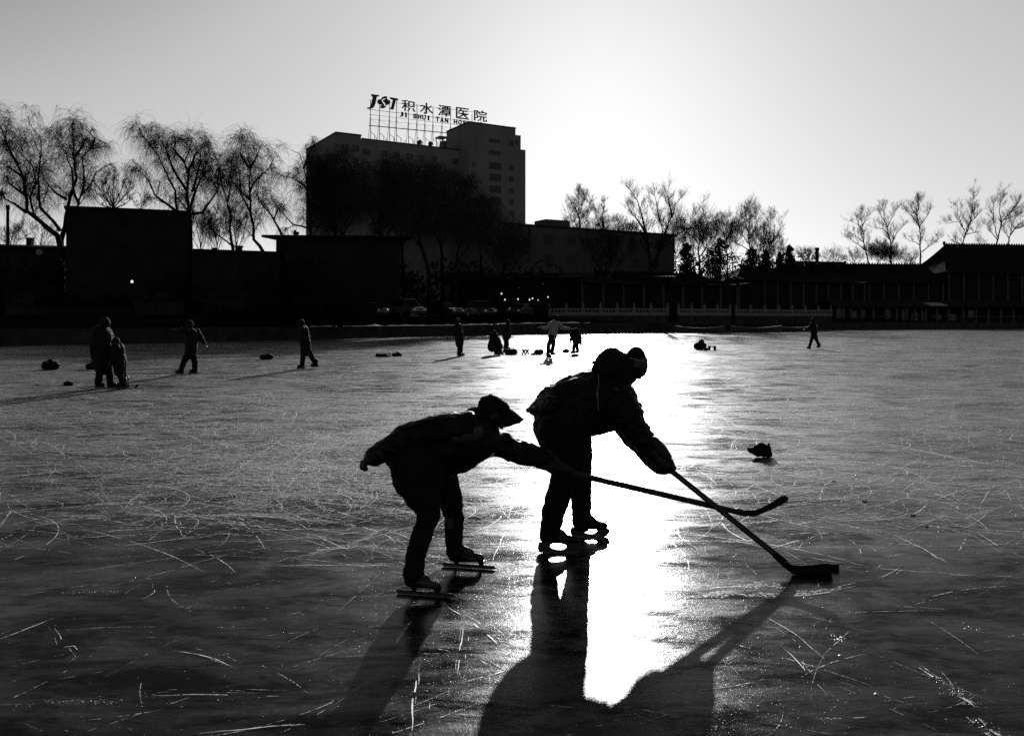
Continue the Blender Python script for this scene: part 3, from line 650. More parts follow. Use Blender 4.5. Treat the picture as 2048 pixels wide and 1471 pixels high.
def hall(name, label, u0, u1, vr, ve, vb, Y, depth, dY=0, base=2.2, nwin=6, ridge_in=.16, cat='hall'):
    """traditional hall: ridge row vr, eave row ve; curved hipped roof with upturned corners"""
    a = P(u0, ve, Y); b_ = P(u1, ve, Y + dY); zr = P(u0, vr, Y + depth * .5).z; ze = a.z
    t = thing(name, label, cat, (a.x, a.y, base)); d = flat(b_) - flat(a); Ln = d.length; d.normalize(); n = Vector((-d.y, d.x, 0)); A0 = flat(a)
    m = MB(); nu, nv = 24, 8; oh = 1.2
    for side in (0, 1):
        vv = []
        for j in range(nv + 1):
            f = j / nv; prof = f ** 1.45
            for i in range(nu + 1):
                g = i / nu; ins = ridge_in * f
                x = Ln * (ins + (1 - 2 * ins) * g); x = -oh * (1 - f) + x * 1.0 + (2 * oh * (1 - f)) * g
                y = -oh + (depth / 2 + oh) * f
                if side: y = depth - y
                lift = .5 * (abs(2 * g - 1) ** 8) * (1 - f) ** 2
                vv.append(A0 + d * x + n * y + UP * (ze + (zr - ze) * prof + lift))
        fs = []
        for j in range(nv):
            for i in range(nu): q = j * (nu + 1) + i; fs.append((q, q + 1, q + nu + 2, q + nu + 1) if not side else (q + 1, q, q + nu + 1, q + nu + 2))
        m.add(vv, fs)
    for side in (0, 1):
        vv = []
        for j in range(nv + 1):
            f = j / nv; x = Ln * ridge_in * f - oh * (1 - f); x = x if not side else Ln - x
            for i in range(5):
                g = i / 4; y = (-oh + (depth / 2 + oh) * f) * (1 - g) + (depth + oh - (depth / 2 + oh) * f) * g
                lift = .5 * (abs(2 * g - 1) ** 8) * (1 - f) ** 2
                vv.append(A0 + d * x + n * y + UP * (ze + (zr - ze) * f ** 1.45 + lift))
        fs = [(j * 5 + i, j * 5 + i + 1, j * 5 + i + 6, j * 5 + i + 5) for j in range(nv) for i in range(4)]; m.add(vv, fs)
    ro = m.build('roof', M['roof'], t)
    m = MB(); m.obox(A0 + d * (Ln * ridge_in) + n * (depth / 2 - .15) + UP * (zr - .05), d * (Ln * (1 - 2 * ridge_in)), n * .3, UP * .35)
    k = 0
    while k < Ln * (1 - 2 * ridge_in): m.box(A0 + d * (Ln * ridge_in + k) + n * (depth / 2) + UP * (zr + .42), (.18, .3, .24), 0); k += .6
    for s_ in (ridge_in, 1 - ridge_in): m.box(A0 + d * (Ln * s_) + n * depth / 2 + UP * (zr + .45), (.4, .4, .8), 0)
    rg = m.build('ridge', M['roof'], None); rg.parent = ro; rg.matrix_parent_inverse = Matrix()
    MB().obox(A0 + d * .6 + n * .8 + UP * base, d * (Ln - 1.2), n * (depth - 1.6), UP * (ze - base + .2)).build('wall', M['darkwall'], t)
    nc = max(3, int(Ln / 3.2))
    for k in range(nc + 1):
        q = A0 + d * (.3 + (Ln - .6) * k / nc) - n * .1
        MB().tube([q + UP * base, q + UP * (ze + .1)], .16, 8).build('column', M['wood'], t)
    for k in range(nwin):
        c = A0 + d * (Ln * (k + .5) / nwin - .7) + n * .76 + UP * (base + 1.0); m = MB()
        hh = min(1.6, ze - base - 1.4)
        if hh < .4: break
        m.ringprism([c, c + d * 1.4, c + d * 1.4 + UP * hh, c + UP * hh], [c + d * .1 + UP * .1, c + d * 1.3 + UP * .1, c + d * 1.3 + UP * (hh - .1), c + d * .1 + UP * (hh - .1)], n * .1)
        m.obox(c + d * .68 + UP * .103 - n * .03, d * .05, n * .05, UP * (hh - .206)); m.build('window', M['darkwall2'], t)
    return t
hall('tiled_hall', 'long dark tiled hall behind the white balustrade, left of the conifers', 1160, 1480, 545, 566, 0, 124, 8, 10, nwin=7, base=1.9)
hall('tiled_hall', 'dark tiled hall under the conifers at right centre', 1470, 1730, 535, 560, 0, 150, 9, 14, nwin=6, base=1.9)
hall('tiled_hall', 'tiled hall with a snow-dusted ridge beneath the right-hand bare trees', 1705, 1888, 530, 566, 0, 172, 10, 2, nwin=5, ridge_in=.05, base=1.9)
hall('tiled_hall', 'highest dark hall with a broad hipped roof at the right edge', 1895, 2300, 490, 548, 0, 176, 16, 6, nwin=7, ridge_in=.10, base=1.9)
shed('gable_house', 'small pale gable peeking between the right-hand tree trunks', 'house', 1915, 1937, 516, 516, 200, 6, M['wing'], .3)
# ridge snow line
# long waterside gallery at right
def gallery():
    Y = 146; a = P(1668, 612, Y); b_ = P(2200, 612, Y + 18); base = 1.25
    t = thing('waterside_pavilion', 'low open waterside gallery with pale curtains and posts at the right shore', 'pavilion', (a.x, a.y, base))
    d = flat(b_) - flat(a); Ln = d.length; d.normalize(); n = Vector((-d.y, d.x, 0)); A0 = flat(a, 0)
    ze = a.z; m = MB()
    q = [A0 - d * .8 - n * 1 + UP * ze, A0 + d * (Ln + .8) - n * 1 + UP * ze, A0 + d * (Ln) + n * 2.6 + UP * (ze + 1.1), A0 + n * 2.6 + UP * (ze + 1.1), A0 + d * (Ln + .8) + n * 6 + UP * ze, A0 - d * .8 + n * 6 + UP * ze]
    m.add(q + [x - UP * .15 for x in q], [(0, 1, 2, 3), (3, 2, 4, 5), (6, 9, 8, 7), (9, 11, 10, 8), (0, 6, 7, 1), (5, 4, 10, 11), (0, 3, 9, 6), (3, 5, 11, 9), (1, 7, 8, 2), (2, 8, 10, 4)])
    m.build('roof', M['roof'], t)
    MB().obox(A0 - n * 1.0 - d * 1 + UP * .1, d * (Ln + 2), n * 7, UP * (base - .1)).build('deck', M['wallstone'], t)
    MB().obox(A0 + n * 4.5 + UP * (base + .003), d * Ln, n * .3, UP * (ze - base)).build('wall', M['darkwall'], t)
    k = 0; random.seed(3)
    us = [1672, 1700, 1722, 1745, 1770, 1792, 1812, 1828, 1850, 1872, 1895, 1925, 1950, 1975, 2000, 2025, 2060]
    for u in us:
        s_ = on_line(A0, d, u); MB().obox(A0 + d * s_ - n * .1 + UP * (base + .002), d * .35, n * .3, UP * (ze - base + .05)).build('post', M['wood'], t)
    for u0, u1, z0, z1 in ((1673, 1684, .1, 1), (1686, 1692, .05, .95), (1704, 1716, .15, .7), (1726, 1733, .1, .75), (1776, 1784, .2, .85), (1807, 1815, .1, .8), (1826, 1838, .1, .6), (1846, 1853, .1, .7), (1940, 1957, .3, .8), (1897, 1915, .1, .5), (1870, 1885, .2, .5)):
        s0, s1 = on_line(A0, d, u0), on_line(A0, d, u1); H = ze - base; m = MB(); nn = 10; vv = []
        for i in range(nn + 1):
            x = s0 + (s1 - s0) * i / nn; y = .35 + .08 * math.sin(i * 2.2)
            w_ = random.uniform(-.05, .05); vv += [A0 + d * x + n * y + UP * (base + H * (z0 + w_)), A0 + d * x + n * y + UP * (base + H * min(.98, z1))]
        m.add(vv, [(2 * i, 2 * i + 2, 2 * i + 3, 2 * i + 1) for i in range(nn)]); cu = m.build('curtain', M['curtain'], t)
        so = cu.modifiers.new('s', 'SOLIDIFY'); so.thickness = .02
    m = MB(); m.tube([A0 - n * .6 + UP * (base + 1), A0 - n * .6 + d * Ln + UP * (base + 1)], .06, 5)
    for i in range(40): m.tube([A0 - n * .6 + d * (Ln * i / 39) + UP * base, A0 - n * .6 + d * (Ln * i / 39) + UP * (base + 1)], .04, 4)
    m.build('railing', M['wood'], t)
    # skylight-like paler roof panel
    s0, s1 = on_line(A0, d, 1857), on_line(A0, d, 1892); zz = ze
    MB().obox(A0 + d * s0 - n * .55 + UP * (zz + .16), d * (s1 - s0), n * 1.9 + UP * .55, UP * .05).build('roof_panel', M['frame_pale'], t)
gallery()
# ------------------------------------------------------------------ terrace and balustrade
def balustrade(u0, u1, Y, label, nb, dY=0):
    z0 = 1.25; a = P(u0, 640, Y); b_ = P(u1, 640, Y + dY); t = thing('stone_balustrade', label, 'balustrade', (a.x, a.y, z0), 'carved white stone balustrades along the far shore')
    d = flat(b_) - flat(a); Ln = d.length; d.normalize(); n = Vector((-d.y, d.x, 0)); A0 = flat(a)
    MB().obox(A0 + UP * 1.0 - n * .25, d * Ln, n * .9, UP * (2.2 - 1.0)).build('plinth', M['wallstone'], t)
    z = 2.203; pz = .85
    for k in range(nb + 1):
        q = A0 + d * (Ln * k / nb); m = MB(); m.obox(q - d * .13 - n * .13 + UP * z, d * .26, n * .26, UP * 1.15)
        m.obox(q - d * .16 - n * .16 + UP * (z + 1.152), d * .32, n * .32, UP * .06)
        m.capsule(q + UP * (z + 1.32), q + UP * (z + 1.55), .13, .09, n=8, m=3); m.build('post', M['stone'], t)
    for k in range(nb):
        s0 = Ln * k / nb + .135; w_ = Ln / nb - .27; q = A0 + d * s0; m = MB()
        m.obox(q - n * .07 + UP * (z + .002), d * w_, n * .14, UP * .42)
        m.obox(q - n * .10 + UP * (z + .74), d * w_, n * .2, UP * .2)
        for f in (0, .46, .92): m.obox(q + d * (w_ * f) - n * .06 + UP * (z + .423), d * (w_ * .08), n * .12, UP * .316)
        for f in (.27, .73): m.capsule(q + d * (w_ * f) + UP * (z + .5), q + d * (w_ * f) + UP * (z + .66), .1, .14, n=8, m=3)
        m.build('panel', M['stone'], t)
balustrade(1098, 1335, 108, 'left longer run of pale carved stone balustrade on the far shore', 7, 2)
balustrade(1357, 1460, 113, 'short middle run of pale carved stone balustrade behind the moored boats', 4, 1)
balustrade(1472, 1662, 118, 'dim right-hand run of carved stone balustrade before the tiled hall', 7, 10)
# moored boats
def boat(u, v, Y, L_, label, ang=0):
    p = P(u, v, Y); base = Vector((p.x, p.y, 0)); t = thing('rowing_boat', label, 'boat', base, 'boats laid up on the far ice')
    m = MB(); n = 12; rings = []
    for i in range(n + 1):
        f = i / n * 2 - 1; hw = .75 * (1 - abs(f) ** 3) + .04; sh = .55 + .28 * f * f
        for (wy, wz) in ((-1, 1), (-.7, .25), (0, 0), (.7, .25), (1, 1)): rings.append(Vector((f * L_ / 2, wy * hw, .05 + wz * sh)))
    rings = [base + Vector((r_.x * math.cos(ang) - r_.y * math.sin(ang), r_.x * math.sin(ang) + r_.y * math.cos(ang), r_.z)) for r_ in rings]
    m.add(rings, [(i * 5 + k, i * 5 + k + 1, i * 5 + k + 6, i * 5 + k + 5) for i in range(n) for k in range(4)]); h = m.build('hull', M['wood'], t)
    so = h.modifiers.new('s', 'SOLIDIFY'); so.thickness = .04
    m = MB(); 
    for i in range(2, n - 1, 2): m.obox(rings[i * 5] * .92 + rings[i * 5 + 4] * .08 - UP * .12, (rings[i * 5 + 4] - rings[i * 5]) * .84, Vector((.25, 0, 0)), UP * .04)
    m.build('bench', M['wood'], t)
    m = MB()
    for e in (0, 4): m.tube([rings[i * 5 + e] + UP * .02 for i in range(n + 1)], .045, 5)
    m.build('gunwale', M['frame_pale'], t)
boat(1400, 640, 104, 6.0, 'dark boat with a pale rim laid up before the short balustrade'); boat(1512, 640, 108, 6.5, 'second dark laid-up boat, right of the one before the short balustrade'); boat(1590, 640, 112, 6.0, 'dark laid-up boat farthest right, behind the lone skater')
# ------------------------------------------------------------------ poles, lamps, fences
def pole(u, v0, Y, r_, label, arm=None):
    p = flat(P(u, v0, Y)); t = thing('utility_pole', label, 'pole', p); MB().tube([p + UP * 1.8, P(u, v0, Y)], [r_ * 1.15, r_], 8).build('shaft', M['pole'], t)
    q = P(u, v0, Y) - UP * .3; MB().tube([q, q + UP * .38], r_ * 1.3, 8).build('cap', M['pole'], t)
pole(15.5, 412, 70, .12, 'tall plain dark pole at the left edge of the photo')
def lamp_post(u, v, Y, label, gr=None, r_=.13, h=None):
    p = P(u, v, Y); b_ = flat(p, 1.9); t = thing('street_lamp', label, 'street lamp', b_, gr)
    MB().tube([b_, p - UP * r_], [.07, .04], 6).build('post', M['pole'], t); m = MB(); m.capsule(p - UP * .02, p + UP * .02, r_, r_, n=10, m=4); m.build('globe', M['lamp'], t, True)
lamp_post(264, 563, 72, 'single bright small lamp on the dark left bank', r_=.11)
for i, (u, v) in enumerate(((1003, 587), (1010, 599), (1036, 598), (1059, 599), (1065, 596.5), (1076, 600), (1096, 594))):
    lamp_post(u, v, 100 + i, ['leftmost and highest of the cluster', 'second from the left, lower than its left neighbour', 'third from the left, standing alone', 'left one of the close pair', 'right one of the close pair', 'dimmer one right of the close pair', 'rightmost and brightest of the cluster'][i] + ' of tiny lit globe lamps', 'tiny lit lamps before the dark house', .085 if i != 5 else .06)
# round sign at left
p = P(79, 504, 68); t = thing('round_sign', 'round pale mirror-like sign on a post behind the left bank', 'sign', flat(p, 1.9)); m = MB(); m.tube([flat(p, 1.9), p + UP * .1], .05, 6); m.build('post', M['pole'], t)
m = MB(); m.tube([p - Vector((0, .08, 0)), p - Vector((0, .03, 0))], .26, 16); m.build('disc', M['stone'], t)
# fence on the bank, left
def fence(u0, u1, v, Y, label, z0=1.75):
    a = P(u0, v, Y); b_ = P(u1, v, Y); t = thing('picket_fence', label, 'fence', (a.x, a.y, z0)); m = MB(); Ln = b_.x - a.x; n = int(Ln / .28)
    for k in range(n + 1): m.box((a.x + Ln * k / n, a.y, (z0 + a.z) / 2), (.07, .04, a.z - z0))
    m.build('pickets', M['darkwall2'], t); m = MB(); 
    for zz in (z0 + .15, a.z - .12): m.box(((a.x + b_.x) / 2, a.y + .05, zz), (Ln, .05, .07))
    m.build('rail', M['darkwall2'], t)
fence(70, 262, 618, 63, 'low dark fence on the left bank between the sheds'); fence(510, 700, 624, 78, 'low dark fence on the bank left of the parked cars')

# ------------------------------------------------------------------ cars
def car(u, v, Y, rz, label, paint, suv=False):
    p = P(u, v, Y); t = thing('parked_car', label, 'car', p, 'cars parked along the far bank')
    Rm = Matrix.Rotation(rz, 3, 'Z')
    def W(x, y, z): return p + Rm @ Vector((x, y, z))
    H = 1.75 if suv else 1.42; Wd = .9
    body = [(-2.2, .35), (-2.28, .7), (-2.2, .95), (-1.5, 1.02) if not suv else (-2.1, 1.05), (1.0, 1.0), (2.05, .86), (2.25, .65), (2.25, .32), (-2.2, .32)]
    m = MB(); m.prism([W(x, 0, z) for x, z in body], Rm @ Vector((0, 2 * Wd, 0))); b_ = m.build('body', paint, t); fix_normals(b_)
    bv = b_.modifiers.new('b', 'BEVEL'); bv.width = .07; bv.segments = 2
    cab = [(-2.05 if suv else -1.45, 1.0), (-1.9 if suv else -.95, H), (.35, H), (1.05, .99)]
    m = MB(); vv = []
    for sg_ in (-1, 1):
        for x, z in cab: vv.append(W(x, sg_ * (Wd - .06 if z < 1.1 else Wd - .2), z))
    m.add(vv, [(0, 1, 2, 3), (7, 6, 5, 4), (0, 4, 5, 1), (1, 5, 6, 2), (2, 6, 7, 3)]); c = m.build('cabin_glass', M['glass'], t)
    m = MB(); m.add([W(x, sg_ * (Wd - .17), z) for z in (H + .002, H + .06) for x, sg_ in ((cab[1][0] + .03 * (z > H + .01), -1), (.38, -1), (.38, 1), (cab[1][0], 1))], [(3, 2, 1, 0), (4, 5, 6, 7), (0, 1, 5, 4), (1, 2, 6, 5), (2, 3, 7, 6), (3, 0, 4, 7)])
    m.build('roof', paint, t)
    m = MB()
    for sg_ in (-1, 1):
        for i in range(4 - 1): a, q = cab[i], cab[i + 1]; m.tube([W(a[0], sg_ * (Wd - (.05 if a[1] < 1.1 else .19)), a[1]), W(q[0], sg_ * (Wd - (.05 if q[1] < 1.1 else .19)), q[1])], .035, 4)
    m.build('pillars', paint, t)
    for x in (-1.4, 1.4):
        for y in (-Wd + .08, Wd - .08):
            m = MB(); m.tube([W(x, y - .1, .33), W(x, y + .1, .33)], .33, 16); wh = m.build('wheel', M['rubber'], t)
            m = MB(); m.tube([W(x, y - .11, .33), W(x, y + .11, .33)], .19, 10); rm = m.build('rim', M['chrome']); rm.parent = wh; rm.matrix_parent_inverse = Matrix()
    for y in (-.62, .62): m = MB(); m.box(W(2.22, y, .68), (.12, .34, .18), rz); m.build('headlight', M['chrome'], t)
    m = MB(); m.box(W(2.27, 0, .45), (.08, 1.7, .14), rz); m.build('bumper', M['rubber'], t)
car(735, 634, 84, R(-40), 'dark car with a glinting edge, leftmost of the parked cars', M['car_dark'])
car(815, 632, 88, R(-50), 'pale off-roader with a bright outlined roof, among the parked cars', M['car_pale'], True)
car(890, 633, 92, R(-45), 'low dark car right of the pale off-roader', M['car_dark'])
car(962, 633, 96, R(-60), 'dark car behind the standing and crouching skaters', M['car_dark'], True)
car(1040, 632, 100, R(-110), 'dark car with two bright lamps, rightmost of the parked cars', M['car_dark'])
# ------------------------------------------------------------------ hedge along the bank (uncountable)
def leafmass(name, label, cat, blobs, n, size, m_, kind=None, seed=1, base=None, trunk=None, group=None):
    random.seed(seed); m = MB()
    for k in range(n):
        c, r_ = random.choice(blobs); c = Vector(c); r_ = Vector(r_)
        while True:
            q = Vector((random.uniform(-1, 1), random.uniform(-1, 1), random.uniform(-1, 1)))
            if .2 < q.length < 1: break
        p = c + Vector((q.x * r_.x, q.y * r_.y, q.z * r_.z)); s_ = size * random.uniform(.5, 1.4)
        a = Vector((random.gauss(0, 1), random.gauss(0, 1), random.gauss(0, 1))).normalized(); b_ = a.orthogonal().normalized(); 
        m.add([p - a * s_ - b_ * s_ * .3, p + a * s_ * .2 - b_ * s_ * .6, p + a * s_, p + b_ * s_ * .6], [(0, 1, 2, 3)])
    if trunk:
        t = thing(name, label, cat, base, group); m.build('crown', m_, t); MB().tube([Vector(base), Vector(trunk)], [.3, .12], 7).build('trunk', M['bark'], t); return t
    o = m.build(name, m_); 
    if kind: struct(o, kind)
    else: tag(o, label, cat, group)
    return o
bl = []
random.seed(4)
for k in range(90):
    u = random.uniform(-150, 720); Y = random.uniform(66, 76); p = P(u, 632 - random.uniform(0, 25), Y); bl.append((p, (1.5, 1.2, 1.0)))
for k in range(60):
    u = random.uniform(-150, 640); Y = random.uniform(78, 86); p = P(u, random.uniform(545, 600), Y); bl.append((p, (2, 1.5, 1.8)))
for k in range(60):
    u = random.uniform(560, 1100); Y = random.uniform(100, 108); p = P(u, random.uniform(545, 615), Y); bl.append((p, (2.2, 1.5, 2.0)))
for k in range(40):
    u = random.uniform(1330, 1620); Y = random.uniform(186, 192); p = P(u, random.uniform(515, 560), Y); bl.append((p, (3, 2, 2.6)))
leafmass('shrubbery', '', '', bl, 22000, .28, M['needles'], 'stuff', 9)

# ================================================================== TREES
class TB:
    """collects tapered twigs quickly; two meshes: trunk and crown"""
    def __init__(s): s.a = MB(); s.b = MB()
def grow(mb, p, d, L_, r0, lvl, kind, rnd, depth_sc=1.0):
    """one twig with recursive children. kind: willow / upright"""
    n = 4 if lvl >= 2 else 5; pts = [p.copy()]; dd = d.normalized(); st = L_ / n; q = p.copy()
    for i in range(n):
        if kind == 'willow':
            dr = -.42 if lvl >= 2 else (.10 if lvl == 0 else -.05)
        else: dr = .12
        dd = (dd + Vector((rnd.gauss(0, .16), rnd.gauss(0, .16), rnd.gauss(0, .10) + dr))).normalized()
        q = q + dd * st; pts.append(q.copy())
    rs = [r0 * (1 - .75 * i / n) for i in range(n + 1)]
    mb.tube(pts, rs, 4 if lvl == 0 else 3, cap=False)
    if kind == 'willow':
        mx = 2; kids = (6, 7)[lvl] if lvl < 2 else 0
    else: mx = 2; kids = (8, 6)[lvl] if lvl < 2 else 0
    for k in range(kids):
        f = rnd.uniform(.25, 1.0); i = min(n - 1, int(f * n)); pp = pts[i].lerp(pts[i + 1], f * n - i)
        t = (pts[i + 1] - pts[i]).normalized()
        if kind == 'willow' and lvl == 1:
            nd = Vector((rnd.gauss(0, .5), rnd.gauss(0, .5), rnd.uniform(-.9, .25))) + t * .4; nl = rnd.uniform(1.0, 3.2); nr = .011
        else:
            s_ = Vector((rnd.gauss(0, 1), rnd.gauss(0, 1), rnd.gauss(0, .6) + .2)); nd = t * (.9 if kind != 'willow' else .6) + s_ * .55; nl = L_ * rnd.uniform(.35, .7); nr = max(.010, r0 * .42)
        grow(mb, pp, nd, nl, nr * (1.0), lvl + 1, kind, rnd)
def bare_tree(name, label, Y, limbs, kind='willow', seed=1, w0=.28, group=None, dens=1.0, base=None, tw=1.0, sub=None, zbase=1.9, spread=2.2):
    rnd = random.Random(seed); tr, cr = MB(), MB(); w0 = w0 * .66
    u0, v0 = limbs[0][0]; b_ = P(u0, v0, Y); bz = Vector((b_.x, Y, zbase))
    t = thing(name, label, 'tree', bz, group)
    if b_.z > zbase + .3: tr.tube([bz, bz.lerp(b_, .5) + Vector((.1, 0, 0)), b_], [w0 * 1.35, w0 * 1.1, w0], 8)
    npx = F / Y
    for li, lb in enumerate(limbs):
        off = 0; pts = []; n = len(lb); slope = rnd.uniform(-spread, spread) if li else 0
        for i, (u, v) in enumerate(lb):
            f = i / max(1, n - 1); yy = Y + slope * f; pts.append(P(u, v, yy) + Vector((0, 0, 0)))
        fine_ = []
        for a, c in zip(pts, pts[1:]):
            m_ = max(1, int((c - a).length / .9))
            for k in range(m_): q = a.lerp(c, k / m_); fine_.append(q + (Vector((rnd.gauss(0, .06), rnd.gauss(0, .1), rnd.gauss(0, .04))) if fine_ and (k or 1) else Vector()))
        fine_.append(pts[-1]); Ltot = sum((b2 - a2).length for a2, b2 in zip(fine_, fine_[1:]))
        rr = w0 * (1.0 if li == 0 else .62); nn = len(fine_)
        rs = [max(.02, rr * (1 - .88 * (i / (nn - 1)) ** .8)) for i in range(nn)]
        tr.tube(fine_, rs, 7)
        # side branches
        nb = int(Ltot * (1.5 if kind == 'willow' else 2.1) * dens)
        for k in range(nb):
            f = rnd.uniform(.22 if li == 0 else .15, 1.0) ** .8; i = min(nn - 2, int(f * (nn - 1))); pp = fine_[i].lerp(fine_[i + 1], rnd.random()); tg = (fine_[i + 1] - fine_[i]).normalized()
            sd = Vector((rnd.gauss(0, 1), rnd.gauss(0, 1), rnd.gauss(.25, .5)))
            nd = tg * .7 + sd * .6
            L0 = sub * rnd.uniform(.5, 1.2) if sub else (Ltot * .16 + 1.0) * rnd.uniform(.5, 1.2)
            L0 *= (1.15 - .55 * f)
            grow(cr, pp, nd, L0, max(.016, rs[i] * .35) * tw, 0, kind, rnd)
    tr.build('trunk', M['bark'], t); cr.build('crown', M['hazetwig' if name == 'dense_willow' else 'twig'], t)
    return t
def cz(l, s_=3.064, ox=0, oy=200): return [[(ox + x / s_, oy + y / s_) for x, y in a] for a in l]
WG = 'bare weeping willows along the left bank'
bare_tree('willow_tree', 'leftmost bare willow, its limbs fanning out from behind the black building corner', 82, cz([
    [(370, 900), (345, 830), (250, 740), (170, 680), (165, 600), (150, 480), (110, 400), (70, 330), (20, 200), (0, 150)],
    [(345, 830), (280, 780), (200, 690), (185, 600), (215, 500), (190, 400), (130, 330), (120, 200)],
    [(370, 800), (320, 740), (250, 660), (240, 600), (235, 480), (240, 400), (250, 250), (160, 120)],
    [(165, 690), (100, 640), (30, 600), (10, 540)], [(150, 480), (60, 420), (0, 380)], [(110, 400), (30, 250), (50, 140)], [(165, 590), (80, 530), (20, 480)]]), seed=2, group=WG, w0=.42)
bare_tree('willow_tree', 'second willow from the left, its crown rising above the black building', 84, cz([
    [(375, 860), (395, 770), (410, 650), (430, 570), (470, 480), (460, 350), (450, 250), (440, 140)],
    [(470, 760), (485, 640), (500, 580), (560, 520), (600, 440), (650, 400), (720, 380)],
    [(485, 640), (450, 540), (440, 420), (400, 330), (340, 220)], [(410, 610), (340, 570), (270, 500), (250, 440)],
    [(500, 580), (520, 450), (500, 350), (550, 300), (620, 290)], [(460, 350), (520, 260), (480, 170)], [(560, 300), (580, 240), (520, 170)]]), seed=3, group=WG, w0=.38)
bare_tree('willow_tree', 'third willow from the left, a wide arching crown with a long left limb', 84, cz([
    [(1165, 900), (1160, 700), (1150, 600), (1145, 450), (1130, 380), (1180, 230)],
    [(1120, 740), (1090, 690), (1080, 560), (1010, 440), (970, 340), (900, 240), (850, 210)],
    [(1090, 690), (1000, 620), (950, 580), (910, 490), (860, 440), (800, 430)],
    [(1160, 690), (1180, 600), (1230, 490), (1300, 380), (1330, 330)], [(1150, 560), (1100, 480), (1030, 350), (1010, 290), (950, 180)],
    [(1170, 700), (1240, 690), (1280, 640), (1330, 560), (1340, 450)], [(1130, 380), (1060, 300), (1090, 240)], [(1180, 560), (1220, 400), (1240, 260)], [(1145, 450), (1200, 330), (1280, 260)]]), seed=4, group=WG, w0=.42, dens=1.2)
bare_tree('willow_tree', 'slim willow right of the wide arching one, its crown small and ragged', 87, cz([
    [(1430, 930), (1410, 720), (1390, 600), (1360, 520), (1340, 420), (1400, 350)], [(1430, 900), (1340, 830), (1250, 730), (1200, 715)], [(1395, 620), (1420, 480), (1440, 400)]]), seed=5, group=WG, w0=.26)
bare_tree('willow_tree', 'tall willow with a leaning trunk halfway between the black building and the hospital', 86, cz([
    [(1650, 985), (1560, 850), (1540, 700), (1530, 550), (1530, 420), (1500, 280)], [(1530, 560), (1560, 500), (1640, 430), (1680, 360)],
    [(1540, 620), (1470, 560), (1420, 500)], [(1540, 700), (1480, 580), (1460, 400), (1440, 300)], [(1530, 420), (1580, 320), (1600, 270)], [(1530, 420), (1470, 330), (1480, 250)]]), seed=6, group=WG, w0=.34, dens=1.1)
bare_tree('willow_tree', 'thin leaning willow just left of the eaved house', 90, cz([
    [(1740, 850), (1680, 730), (1610, 650), (1570, 560), (1580, 470)], [(1680, 730), (1700, 660), (1660, 600)]]), seed=7, group=WG, w0=.24, sub=3)
bare_tree('willow_tree', 'willow overlapping the left edge of the hospital', 96, cz([
    [(1935, 1000), (1905, 800), (1895, 640), (1885, 560), (1860, 420), (1840, 330), (1790, 310)], [(1905, 790), (1800, 760), (1740, 700), (1720, 650)],
    [(1890, 560), (1860, 520), (1790, 480), (1740, 470)], [(1860, 420), (1900, 330), (1930, 270)], [(1890, 640), (1960, 520), (1990, 400)]]), seed=8, group=WG, w0=.36, dens=1.1)
bare_tree('round_tree', 'small round-crowned bare tree peeping over the black building roof', 92, cz([
    [(695, 860), (695, 670), (690, 580), (700, 500), (700, 460)], [(695, 660), (640, 600), (600, 520)], [(695, 660), (660, 560), (640, 480)], [(695, 650), (740, 570), (770, 490)],
    [(695, 660), (760, 590), (820, 510)], [(695, 665), (620, 640), (570, 590)], [(695, 665), (780, 640), (810, 600)]]), 'upright', seed=9, w0=.2, dens=1.5, sub=1.6, tw=1.3)
bare_tree('small_tree', 'low bare shrub-like tree just right of the small round tree', 92, cz([[(860, 760), (860, 670), (880, 630), (900, 600)], [(860, 670), (830, 650), (820, 640)], [(860, 670), (900, 650), (925, 625)]]), 'upright', seed=10, w0=.12, dens=1.5, sub=1.2)
for i, (x, lb) in enumerate(((1230, 'bushy bare thicket tree behind the right corner of the black building'), (1330, 'bare thicket tree rising over the low house roof'), (1450, 'rightmost bare thicket tree over the low house'))):
    bare_tree('thicket_tree', lb, 95 + i, cz([[(x, 960), (x - 5, 880), (x - 20, 790), (x - 10, 720)], [(x, 940), (x + 40, 830), (x + 60, 740)], [(x, 930), (x - 50, 840), (x - 60, 770)], [(x, 900), (x + 15, 780), (x + 20, 710)]]), 'upright', seed=20 + i, w0=.14, dens=1.6, sub=2.4, group='bare thickets between the willows')
for i, (x, y, lb) in enumerate(((70, 800, 'bare bushy tree at the left edge behind the pole'), (250, 790, 'bare bush under the leftmost willow limbs'))):
    bare_tree('thicket_tree', lb, 98, cz([[(x, 960), (x, 880), (x + 10, y)], [(x, 940), (x + 50, 830)], [(x, 930), (x - 50, 850)]]), 'upright', seed=30 + i, w0=.14, dens=1.6, sub=2.4, group='bare thickets between the willows')
# dense willows before the hospital
DG = 'dense dark willows in front of the hospital'
def zz(l): return [[(560 + x / 3.657, 160 + y / 3.657) for x, y in a] for a in l]
bare_tree('dense_willow', 'dense dark willow covering the left corner of the hospital', 97, zz([[(420, 1400), (400, 1100), (380, 900), (400, 700), (430, 560)], [(400, 1100), (300, 900), (270, 700), (300, 560)], [(400, 1000), (480, 800), (520, 600)], [(400, 1200), (560, 980), (620, 800), (600, 640)], [(380, 900), (330, 760), (360, 620)]]), seed=41, group=DG, w0=.4, dens=2.0, tw=1.1)
bare_tree('dense_willow', 'dense dark willow in the middle of the hospital facade', 99, zz([[(740, 1400), (740, 1150), (720, 900), (760, 750), (740, 620)], [(740, 1150), (640, 950), (620, 780), (660, 640)], [(740, 1050), (830, 850), (860, 700), (830, 600)], [(740, 1200), (880, 1000), (940, 820), (930, 680)]]), seed=42, group=DG, w0=.4, dens=2.0, tw=1.1)
